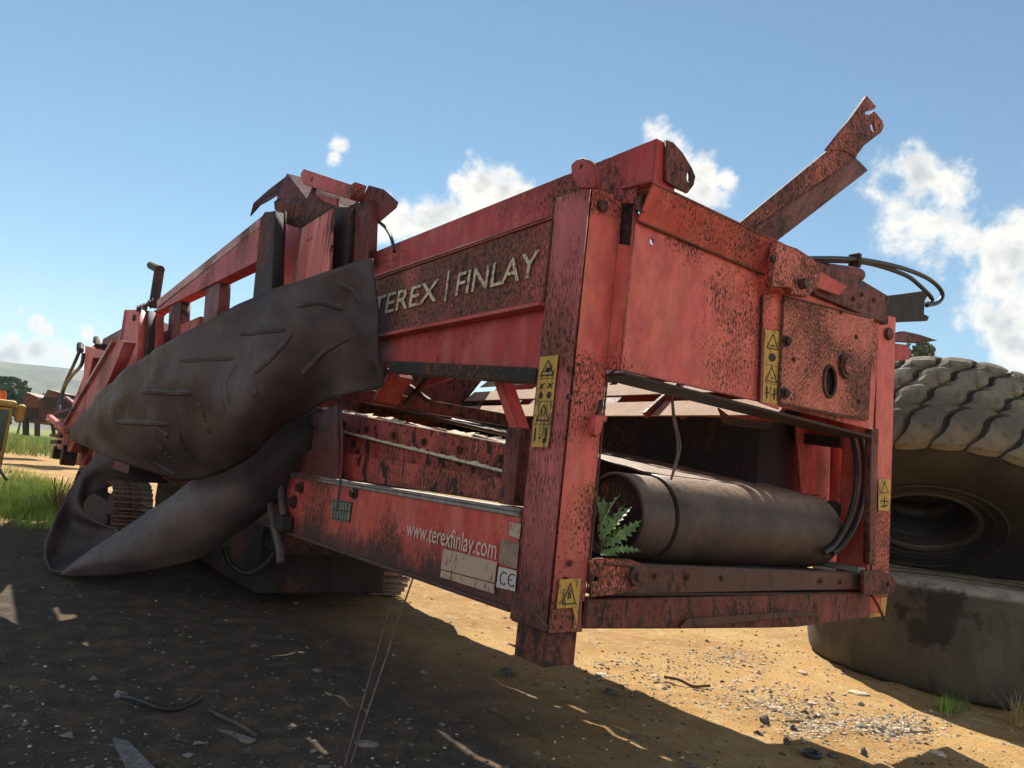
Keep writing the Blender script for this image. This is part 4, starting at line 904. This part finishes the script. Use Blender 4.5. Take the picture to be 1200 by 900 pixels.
# dark disc added in the upper tyre's hole to block light through it
rm = MB(); prof_ = [(.0, -.02), (.22, -.02), (.24, .03), (.34, .05), (.42, -.02), (.48, .0), (.53, .12), (.56, .30), (.59, .36)]; N_ = 64
rm.add([(r * math.cos(2 * math.pi * k / N_), r * math.sin(2 * math.pi * k / N_), z) for r, z in prof_ for k in range(N_)], [(i * N_ + k, i * N_ + (k + 1) % N_, (i + 1) * N_ + (k + 1) % N_, (i + 1) * N_ + k) for i in range(len(prof_) - 1) for k in range(N_)])
me = rm.mesh('rim'); me.materials.append(M_hose); me.shade_smooth(); o = bpy.data.objects.new('rim', me); COL.objects.link(o); o.parent = TU  # added dark disc that blocks light through the tyre's hole
rg = MB(); rg.tube([(.60 * math.cos(a), .60 * math.sin(a), .515) for a in [2 * math.pi * k / 72 for k in range(73)]], .035, 8, cap=False)
me = rg.mesh('bead_ring'); me.materials.append(M_tyre2); me.shade_smooth(); o = bpy.data.objects.new('bead_ring', me); COL.objects.link(o); o.parent = TU

# ================================================================ small plants, wires, debris
def settle(o):
    me = o.data; xs_ = [v.co for v in me.vertices]
    c = Vector(((min(v.x for v in xs_) + max(v.x for v in xs_)) / 2, (min(v.y for v in xs_) + max(v.y for v in xs_)) / 2, min(v.z for v in xs_)))
    me.transform(Matrix.Translation(-c)); o.location = c; return o
def leaf_mesh(L, w_, jag=6, droop=.25, lobed=True):
    b_ = MB(); n = 14; vs = []
    for i in range(n + 1):
        t_ = i / n; env = math.sin(math.pi * min(1, t_ * .92 + .06)) ** .8 * (1 - .35 * t_)
        k = (1 - .62 * (1 if i % 2 else 0)) if lobed else 1.
        x = L * t_; z = -droop * L * t_ * t_; ww = w_ * env * k
        sx_ = .035 * L if (i % 2 == 0 and lobed) else 0
        vs += [(x + sx_, ww, z + ww * .35), (x, 0, z), (x + sx_, -ww, z + ww * .35)]
    fs = []
    for i in range(n): k = 3 * i; fs += [(k, k + 3, k + 4, k + 1), (k + 1, k + 4, k + 5, k + 2)]
    b_.add(vs, fs); me = b_.mesh('leaf'); me.materials.append(M_leaf); return me
PL = thing('thistle_plant', PY(704, 650, .12), 'green thistle with jagged leaves growing out between the near post and the roller', 'plant')
lm = leaf_mesh(.30, .055)
for k, (px_, py_, ax, el, s_) in enumerate(((703, 646, -60, 62, .62), (704, 640, 30, 70, 1.0), (708, 640, -20, 35, .95), (704, 645, -70, 80, .9), (706, 636, 60, 85, .95), (712, 645, -40, 12, .6), (703, 650, 10, 8, .7), (701, 625, -90, 74, .75), (706, 630, -15, 55, .8), (704, 612, 100, 78, .7))):
    o = bpy.data.objects.new('leaf', lm); COL.objects.link(o); o.parent = PL
    o.location = PY(px_, py_, .1 - .02 * k) - PL.location; o.rotation_euler = (random.uniform(-.6, .6) + 1.2, -math.radians(el), math.radians(ax)); o.scale = (s_,) * 3
# ropes from the side rail to the ground
for k, (a_, m1, b2, lab, r_) in enumerate((((469, 672), (446, 745), (404, 899), 'thin frayed wire hanging from the lower side rail, left of the two', .0045), ((484, 677), (466, 726), (412, 893), 'thicker dark wire hanging from the lower side rail, right of the two', .006))):
    p, q = PX(*a_, -.01), G(*b2); mid = PD(m1[0], m1[1], (( p - CAM).length * .5 + (q - CAM).length * .5) * .985)
    p_mid = (p + q) / 2 + (PX(m1[0], m1[1], (p.x + q.x) / 2) - (p + q) / 2) * .3
    o = MB().tube(curve_path([p, p_mid, q + EZ * .01, q + Vector((-.12, -.25, .01))], 10), r_, 8).build('hanging_wire', M_wire, None, smooth=True); tag(settle(o), lab, 'wire', 'wires hanging from the side rail')
def rock_mesh(seed, sx_, sy_, sz_):
    bm = bmesh.new(); bmesh.ops.create_icosphere(bm, subdivisions=2, radius=1)
    for v in bm.verts:
        n = v.co.normalized(); k = 1 + .35 * noise.noise(n * 1.3 + Vector((seed * 7.1, 0, 0))) + .15 * noise.noise(n * 3 + Vector((0, seed * 3.3, 0)))
        v.co = Vector((n.x * sx_ * k, n.y * sy_ * k, n.z * sz_ * k))
    me = bpy.data.meshes.new('stone'); bm.to_mesh(me); bm.free(); return me
M_stone = plain('pale_stone', (.50, .40, .28), .9, .3, 25); M_stoned = plain('dark_stone', (.09, .075, .065), .9, .4, 25); M_stoneg = plain('grey_stone', (.17, .15, .13), .9, .3, 25)
for k, (x, y, sx_, sz_, mt, lab) in enumerate((
        (706, 791, .075, .016, M_stone, 'flat pale stone on the sunlit ground right of the near post'),
        (940, 791, .06, .02, M_stone, 'flat pale shard in front of the lying tyre'),
        (1006, 814, .10, .02, M_stone, 'long flat pale stone nearest the lying tyre'),
        (922, 870, .04, .025, M_stoned, 'dark pebble left of the rubber ring'),
        (977, 888, .035, .025, M_stoned, 'dark grey pebble just right of the rubber ring'),
        (1012, 885, .03, .04, M_stoned, 'dark stone on the bottom edge of the sunny ground'),
        (1099, 884, .06, .02, M_stone, 'pale flat stone near the bottom right of the yard'),
        (430, 873, .07, .02, M_stoneg, 'grey stone in the shade beside the hanging wires'),
        (650, 875, .012, .012, M_stone, 'tiny pale pebble in a shadow gap below the near post'),
        (715, 812, .05, .03, M_stoned, 'dark lump on the shadow edge below the near post'),
        (593, 790, .09, .05, M_stoned, 'dark clod where the shadow begins left of the near post'),
        (142, 812, .06, .02, M_stoneg, 'grey slab in the shade under the belt'),
        (1010, 852, .05, .02, M_stoneg, 'grey stone amid pale chips in front of the lying tyre'),
        (896, 846, .045, .04, M_stoned, 'dark broken stone in the gravel patch'))):
    me = rock_mesh(k, sx_, sx_ * .7, sz_); o = link('stone', me, mt); o.location = G(x, y) + EZ * sz_ * .3; o.rotation_euler = (0, 0, k * 1.3); tag(o, lab, 'stone')
p = G(951, 886); o = MB().tube([(.055 * math.cos(a), .055 * math.sin(a), .018) for a in [2 * math.pi * k / 28 for k in range(29)]], .017, 8, cap=False).build('rubber_ring', M_hose, None, smooth=True); o.location = p; tag(o, 'small black rubber ring lying on the sunny sand', 'rubber ring')
def stick(pts, r, mat, lab, cat, name): 
    o = MB().tube(curve_path([G(x, y) + EZ * (r * .9 + h_) for x, y, h_ in pts]), r, 7).build(name, mat, None, smooth=True); tag(settle(o), lab, cat)
stick([(778, 799, .02), (795, 803, .03), (812, 806, 0), (832, 809, .02)], .012, M_twig, 'dark stick on the sunny ground right of the shadow edge', 'stick', 'stick')
stick([(142, 816, 0), (160, 822, .01), (190, 832, .01), (215, 826, 0), (236, 816, .01)], .016, M_hose, 'bent black hose scrap in the shade at the bottom left', 'hose scrap', 'hose_scrap')
stick([(245, 829, 0), (262, 840, .01), (280, 850, .01), (300, 862, 0)], .011, M_twig, 'thin branch lying in the shade', 'branch', 'branch')
stick([(578, 838, 0), (600, 852, 0), (625, 868, 0), (640, 876, 0)], .006, M_twig, 'thin straight rod in the shade below the near post', 'rod', 'rod')
stick([(1056, 859, 0), (1075, 859, .01), (1090, 857, 0)], .006, M_twig, 'short twig in front of the lying tyre', 'twig', 'twig')
stick([(920, 845, 0), (930, 846, .005), (941, 845, 0)], .007, M_twig, 'dark twig in the gravel patch', 'twig', 'twig')
o = slab('board_scrap', [G(132, 868), G(150, 872), G(182, 905), G(150, 905)], .03, M_stoneg, None, N=(0, 0, 1)); tag(settle(o), 'grey board scrap in the shade at the bottom left corner', 'board')
o = slab('board_scrap', [G(253, 856), G(270, 858), G(300, 868), G(290, 872)], .015, M_stoneg, None, N=(0, 0, 1)); tag(settle(o), 'thin grey board beside the branch in the shade', 'board')
# gravel: chips and pebbles strewn over the yard
def gravel(name, n, fn, mat, smin, smax, seed):
    r = random.Random(seed); vs, fs = [], []; base = [(1, 0, 0), (-.5, .9, 0), (-.6, -.8, 0), (.1, .1, .8), (.2, -.9, .2), (-.1, 0, -.6)]
    fc_ = [(0, 1, 3), (1, 2, 3), (2, 4, 3), (4, 0, 3), (1, 0, 5), (2, 1, 5), (4, 2, 5), (0, 4, 5)]
    for k in range(n):
        x, y = fn(r); s_ = smin * (smax / smin) ** (r.random() ** 2.2); a = r.random() * 6.28; fl = r.uniform(.25, .8); z = H(x, y); i0 = len(vs)
        for q in base:
            X = q[0] * s_ * (1 + r.uniform(-.3, .3)); Y = q[1] * s_ * r.uniform(.5, 1); vs.append((x + X * math.cos(a) - Y * math.sin(a), y + X * math.sin(a) + Y * math.cos(a), z + q[2] * s_ * fl + s_ * .1))
        fs += [tuple(i + i0 for i in t_) for t_ in fc_]
    me = bpy.data.meshes.new(name); me.from_pydata(vs, [], fs); return tag(link(name, me, mat), kind='stuff')
def spot(r): 
    px_, py_ = r.uniform(-30, 1230), 620 + 290 * r.random() ** .75
    p = PZ(px_, py_); return p.x, p.y
def patch(r):
    c = ((880, 815, 60, 18), (940, 830, 50, 14), (1040, 845, 55, 12), (860, 770, 60, 14), (960, 850, 40, 12), (1060, 855, 40, 10), (760, 790, 80, 20))[r.randrange(7)]
    p = PZ(r.gauss(c[0], c[2] * .6), r.gauss(c[1], c[3] * .7)); return p.x, p.y
tag(gravel('gravel', 800, spot, M_stone, .004, .022, 1), 'pale gravel chips strewn over the yard', 'gravel')
tag(gravel('gravel', 3600, spot, M_stoned, .004, .026, 2), 'dark pebbles strewn over the yard', 'gravel')
tag(gravel('gravel', 2200, spot, M_stoneg, .003, .03, 6), 'grey grit strewn over the yard', 'gravel')
tag(gravel('gravel', 2600, patch, M_stone, .005, .03, 3), 'pale broken chips in patches on the sunny sand', 'gravel')
tag(gravel('gravel', 1500, patch, M_stoneg, .005, .026, 4), 'grey broken chips in patches on the sunny sand', 'gravel')

tag(gravel('gravel', 140, spot, M_stoneg, .018, .055, 9), 'larger grey broken stones scattered over the yard', 'gravel')
tag(gravel('gravel', 160, patch, M_stone, .018, .05, 10), 'larger pale broken stones on the sunny sand', 'gravel')
tag(gravel('gravel', 200, patch, M_stoned, .015, .045, 12), 'dark clods on the sunny sand', 'gravel')

# grass
M_grass = plain('yellow_green_grass', (.30, .36, .08), .8, .5, 2); M_dry = plain('dry_grass', (.42, .33, .15), .9, .3, 3); M_tall = plain('green_grass', (.17, .26, .05), .8, .5, 1.2)
def blades(vs, fs, x, y, z, h_, w_, r, lean=.5):
    a = r.random() * 6.28; dx, dy = math.cos(a), math.sin(a); l = r.uniform(.1, lean) * h_; i = len(vs); px_, py_ = -dy * w_, dx * w_
    vs += [(x - px_, y - py_, z), (x + px_, y + py_, z), (x + dx * l * .4 + px_ * .7, y + dy * l * .4 + py_ * .7, z + h_ * .6), (x + dx * l * .4 - px_ * .7, y + dy * l * .4 - py_ * .7, z + h_ * .6), (x + dx * l, y + dy * l, z + h_)]
    fs += [(i, i + 1, i + 2, i + 3), (i + 3, i + 2, i + 4)]
def grass(name, n, fn, h0, h1, w_, mat, seed, lab):
    r = random.Random(seed); vs, fs = [], []
    for k in range(n): x, y = fn(r); blades(vs, fs, x, y, H(x, y) - .01, r.uniform(h0, h1), w_, r)
    me = bpy.data.meshes.new(name); me.from_pydata(vs, [], fs); return tag(link(name, me, mat), lab, 'grass', kind='stuff')
def blob(cx, cy, rx, ry): 
    def f_(r):
        while 1:
            p = PZ(r.gauss(cx, rx * .5), max(514, r.gauss(cy, ry * .5)))
            if p.z < .01 and p.y < 80: return p.x, p.y
    return f_
def clump(f_, spread, pers, seed):
    rr = random.Random(seed); cs_ = [f_(rr) for _ in range(pers)]
    return lambda r: (lambda c: (c[0] + r.gauss(0, spread), c[1] + r.gauss(0, spread)))(cs_[r.randrange(pers)])
grass('grass', 7000, clump(blob(28, 596, 46, 18), .22, 60, 1), .10, .38, .006, M_tall, 11, 'green grass tufts at the left edge of the yard')
grass('grass', 5000, clump(blob(25, 580, 44, 16), .3, 50, 2), .1, .42, .007, M_grass, 12, 'yellow green grass at the left edge of the yard')
grass('grass', 12000, lambda r: (r.uniform(-3, 30), r.uniform(46, 100)), .3, 1.0, .035, M_grass, 13, 'rough yellow green grass beyond the sandy track')
grass('grass', 5000, lambda r: (r.uniform(-3, 34), r.uniform(44, 100)), .3, .9, .03, M_dry, 14, 'dry seeding grass beyond the sandy track')
grass('grass', 260, clump(blob(1112, 832, 16, 4), .03, 5, 3), .04, .16, .003, M_tall, 15, 'small green tufts at the foot of the lying tyre')
for (x, y, n, h_, lab) in ((1118, 836, 16, .16, 'small green weed at the foot of the lying tyre'), (1192, 850, 60, .24, 'dry straw coloured tuft at the right edge')):
    vs, fs = [], []; p = G(x, y); r = random.Random(x)
    for k in range(n): blades(vs, fs, r.gauss(0, .03), r.gauss(0, .03), 0, h_ * r.uniform(.5, 1.3), .0035, r, 1.1)
    me = bpy.data.meshes.new('weed'); me.from_pydata(vs, [], fs); o = link('weed', me, M_leaf if n < 40 else M_dry); o.location = p; tag(o, lab, 'weed')
# dry twig bush by the left end of the machine
p = G(66, 604); r = random.Random(4); b_ = MB()
for k in range(34):
    a = r.random() * 6.28; h_ = r.uniform(.3, .75); l = r.uniform(.1, .3); q = [Vector((0, 0, 0)), Vector((math.cos(a) * l * .4, math.sin(a) * l * .4, h_ * .5)), Vector((math.cos(a) * l + r.uniform(-.1, .1), math.sin(a) * l, h_))]
    b_.tube(curve_path(q, 3), .006, 5); m_ = q[1]; b_.tube([m_, m_ + Vector((r.uniform(-.2, .2), r.uniform(-.2, .2), r.uniform(.05, .2)))], .004, 4)
o = b_.build('dead_bush', M_twig); o.location = p; tag(o, 'leafless brown bush beside the left end of the machine', 'bush')

# ---------------------------------------------------------------- trees
M_crown = plain('tree_foliage', (.045, .075, .03), .9, .5, .8); M_crown2 = plain('eucalyptus_foliage', (.10, .14, .08), .8, .4, .8)
M_bark = plain('tree_bark', (.12, .09, .07), .9, .3, 4)
def tree(x, y, h_, w_, seed, lab, mat=M_crown, nleaf=1400, leaf=.16, trunk=.3, group='trees on the far field'):
    r = random.Random(seed); t = thing('tree', (x, y, 0), lab, 'tree', group)
    b_ = MB(); top = Vector((r.uniform(-.3, .3), 0, h_ * .8)); b_.tube(curve_path([Vector((0, 0, -.2)), Vector((r.uniform(-.2, .2), 0, h_ * .35)), top], 5), [h_ * .035 * (1 - .08 * i) for i in range(11)], 8)
    tips = []
    for k in range(9):
        a = r.random() * 6.28; z0 = h_ * r.uniform(trunk, .7); q = Vector((math.cos(a) * w_ * r.uniform(.3, .75), math.sin(a) * w_ * r.uniform(.3, .75), z0 + h_ * r.uniform(.08, .3))); b_.tube([Vector((0, 0, z0)), (Vector((0, 0, z0)) + q) / 2 + EZ * .1, q], [h_ * .014, h_ * .01, h_ * .005], 5); tips.append(q)
    me = b_.mesh('trunk'); me.materials.append(M_bark); o = bpy.data.objects.new('trunk', me); COL.objects.link(o); o.parent = t
    cl = [(q + Vector((r.uniform(-.2, .2), r.uniform(-.2, .2), r.uniform(0, .3))) * w_ * .4, w_ * r.uniform(.22, .42)) for q in tips + [top, top * .9]]
    vs, fs = [], []
    for k in range(nleaf):
        c, cr = cl[r.randrange(len(cl))]; d = Vector((r.gauss(0, 1), r.gauss(0, 1), r.gauss(0, .8))).normalized() * cr * r.random() ** .4
        n = Vector((r.gauss(0, 1), r.gauss(0, 1), r.gauss(0, 1))).normalized(); u = n.orthogonal().normalized() * leaf * h_ * .12 * r.uniform(.6, 1.5); v = n.cross(u) * .7; i = len(vs); p0 = c + d
        vs += [p0 - u, p0 + v, p0 + u, p0 - v]; fs.append((i, i + 1, i + 2, i + 3))
    me = bpy.data.meshes.new('crown'); me.from_pydata(vs, [], fs); me.materials.append(mat); o = bpy.data.objects.new('crown', me); COL.objects.link(o); o.parent = t
for k, (px_, d, h_, w_, lab) in enumerate(((2, 120, 8.5, 3.6, 'tall dark tree at the left edge of the far field'), (22, 130, 6.5, 4.2, 'broad dark tree second from the left on the far field'), (46, 150, 5.5, 4, 'low rounded dark tree behind the scrap'), (68, 140, 4.6, 3, 'small dark tree behind the black hoses'), (88, 160, 4.5, 3.5, 'small dark tree at the right of the far row'), (-16, 110, 7, 4, 'dark tree cut by the left edge'))):
    p = PD(px_, 500, d); tree(p.x, p.y, h_, w_, k + 20, lab, leaf=.55, nleaf=1500)
p = PD(1062, 600, 42); tree(p.x, p.y, 12.3, 2.1, 41, 'tree with a wispy crown showing between the machine and the upper tyre', M_crown2, 2600, .12, .55, 'tree behind the tyres')

# ---------------------------------------------------------------- scrap machinery in the distance
def solid(name, pts, d, mat, parent=None, depth=1.5, bevel=.02):
    q = [PD(x, y, d) for x, y in pts]; away = Vector((M @ Vector((0, 0, -1))).xy.to_3d()).normalized() * depth
    b_ = MB(); n = len(q); b_.add(q + [p + away for p in q], [tuple(range(n)), tuple(range(n, 2 * n))[::-1]] + [(i, (i + 1) % n, n + (i + 1) % n, n + i) for i in range(n)])
    return b_.build(name, mat, parent, bevel)
pc = PZ(48, 510); 
S1 = thing('scrapped_hopper', G(38, 512), 'dark rusty tipped hopper in the distance beyond the grass', 'scrap hopper')
solid('tray', ((26, 472), (30, 459), (44, 465), (46, 478), (34, 477)), 36, M_rust, S1, 3); solid('base', ((24, 476), (46, 478), (48, 494), (22, 494)), 37, M_black, S1, 2.5); solid('leg', ((26, 490), (30, 490), (30, 510), (26, 510)), 36.5, M_black, S1, .3); solid('leg', ((40, 490), (43, 490), (43, 511), (40, 511)), 36.5, M_black, S1, .3)
S2 = thing('scrapped_screen', G(62, 514), 'long dark derelict machine body behind the black hoses', 'scrap machine')
solid('body', ((45, 470), (52, 464), (72, 466), (92, 474), (92, 496), (46, 494)), 32, M_black, S2, 3); solid('chute', ((66, 490), (86, 492), (80, 506), (64, 504)), 31, M_rust, S2, 1.2)
for x in (58, 86): solid('leg', ((x, 492), (x + 2, 492), (x + 5, 512), (x + 3, 512)), 31.8, M_black, S2, .2)
solid('bin', ((50, 466), (56, 456), (70, 460), (66, 472)), 33, M_rust, S2, 1.5); solid('arm', ((74, 466), (76, 464), (96, 480), (94, 483)), 31, M_dark, S2, .3)

# ---------------------------------------------------------------- yellow loader cut by the left edge
M_yel = paint('dusty_yellow_paint', (.62, .36, .07), chip=.2, grime=.15, seed=21, rust=(.1, .06, .03), fade=(.68, .5, .25))
m, t_, b = mat_new('dark_cab_glass'); b.inputs['Base Color'].default_value = (.02, .028, .03, 1); b.inputs['Roughness'].default_value = .12; M_glass = m
m, t_, b = mat_new('orange_lens'); b.inputs['Base Color'].default_value = (.8, .14, .02, 1); b.inputs['Roughness'].default_value = .25; M_orange = m
c0 = PD(5, 510, 12); yc = thing('yellow_loader', (c0.x - .7, c0.y + .3, 0), 'yellow loader with dark cab glass and an orange beacon, cut off by the left edge', 'loader')
ax_ = ray(-12, 510).xy.to_3d().normalized(); rt_ = Vector((ax_.y, -ax_.x, 0))
def lbox(name, u0, u1, v0, v1, z0, z1, mat, par, bevel=.02):
    """box in the loader's own axes: u to its right, v away from the yard, from the corner of its cab"""
    o_ = Vector((c0.x, c0.y, 0)); q = lambda z: [o_ + rt_ * a + ax_ * b2 + EZ * z for a, b2 in ((u0, v0), (u1, v0), (u1, v1), (u0, v1))]
    return MB().hexa(q(z0), q(z1)).build(name, mat, par, bevel)
zr = PD(5, 468, 12).z
cabn = lbox('cab', -1.5, .05, .06, 1.4, .75, zr - .12, M_yel, yc); lbox('window', -1.4, .0, .035, .055, 1.15, zr - .16, M_glass, cabn, .003); lbox('roof', -1.6, .09, 0, 1.5, zr - .115, zr, M_yel, yc, .05)
lbox('side_lamp_box', .10, .23, .2, .5, zr - .35, zr - .04, M_yel, yc, .05); lbox('lower_guard', -1.5, .0, .0, .05, .75, 1.1, M_yel, yc)
b_ = MB(); p = PD(2, 464, 12) + ax_ * .3; b_.tube([p - EZ * .12, p - EZ * .05, p + EZ * .06, p + EZ * .10], [.07, .07, .06, .03], 14); b_.build('beacon', M_orange, yc, smooth=True)
p = c0 + rt_ * -.75; p.z = .62; b_ = MB(); b_.tube([p + ax_ * -.3, p + ax_ * -.26, p + ax_ * .1, p + ax_ * .14], [.5, .6, .6, .5], 30); wh = b_.build('wheel', M_tyre2, yc, .02); b_ = MB(); b_.cyl(p + ax_ * -.32, p + ax_ * -.24, .28, 20); b_.build('rim', M_yel, wh)
MB().tube(curve_path([PD(-2, 545, 11.8), PD(3, 556, 11.7), PD(8, 563, 11.7)]), .02, 7).build('hose', M_hose, yc, smooth=True)

# ---------------------------------------------------------------- the day's thin haze
hb = MB(); hb.box(-2300, 2300, -60, 2250, -8, 190); hz_ = hb.build('haze', None)
m = bpy.data.materials.new('haze_air'); m.use_nodes = True; nt = m.node_tree
for n_ in list(nt.nodes):
    if n_.type == 'BSDF_PRINCIPLED': nt.nodes.remove(n_)
pv = nt.nodes.new('ShaderNodeVolumePrincipled'); pv.inputs['Color'].default_value = (.74, .87, 1., 1); pv.inputs['Density'].default_value = .00022
nt.links.new(pv.outputs[0], [n_ for n_ in nt.nodes if n_.type == 'OUTPUT_MATERIAL'][0].inputs['Volume'])
hz_.data.materials.append(m); tag(hz_, kind='stuff')
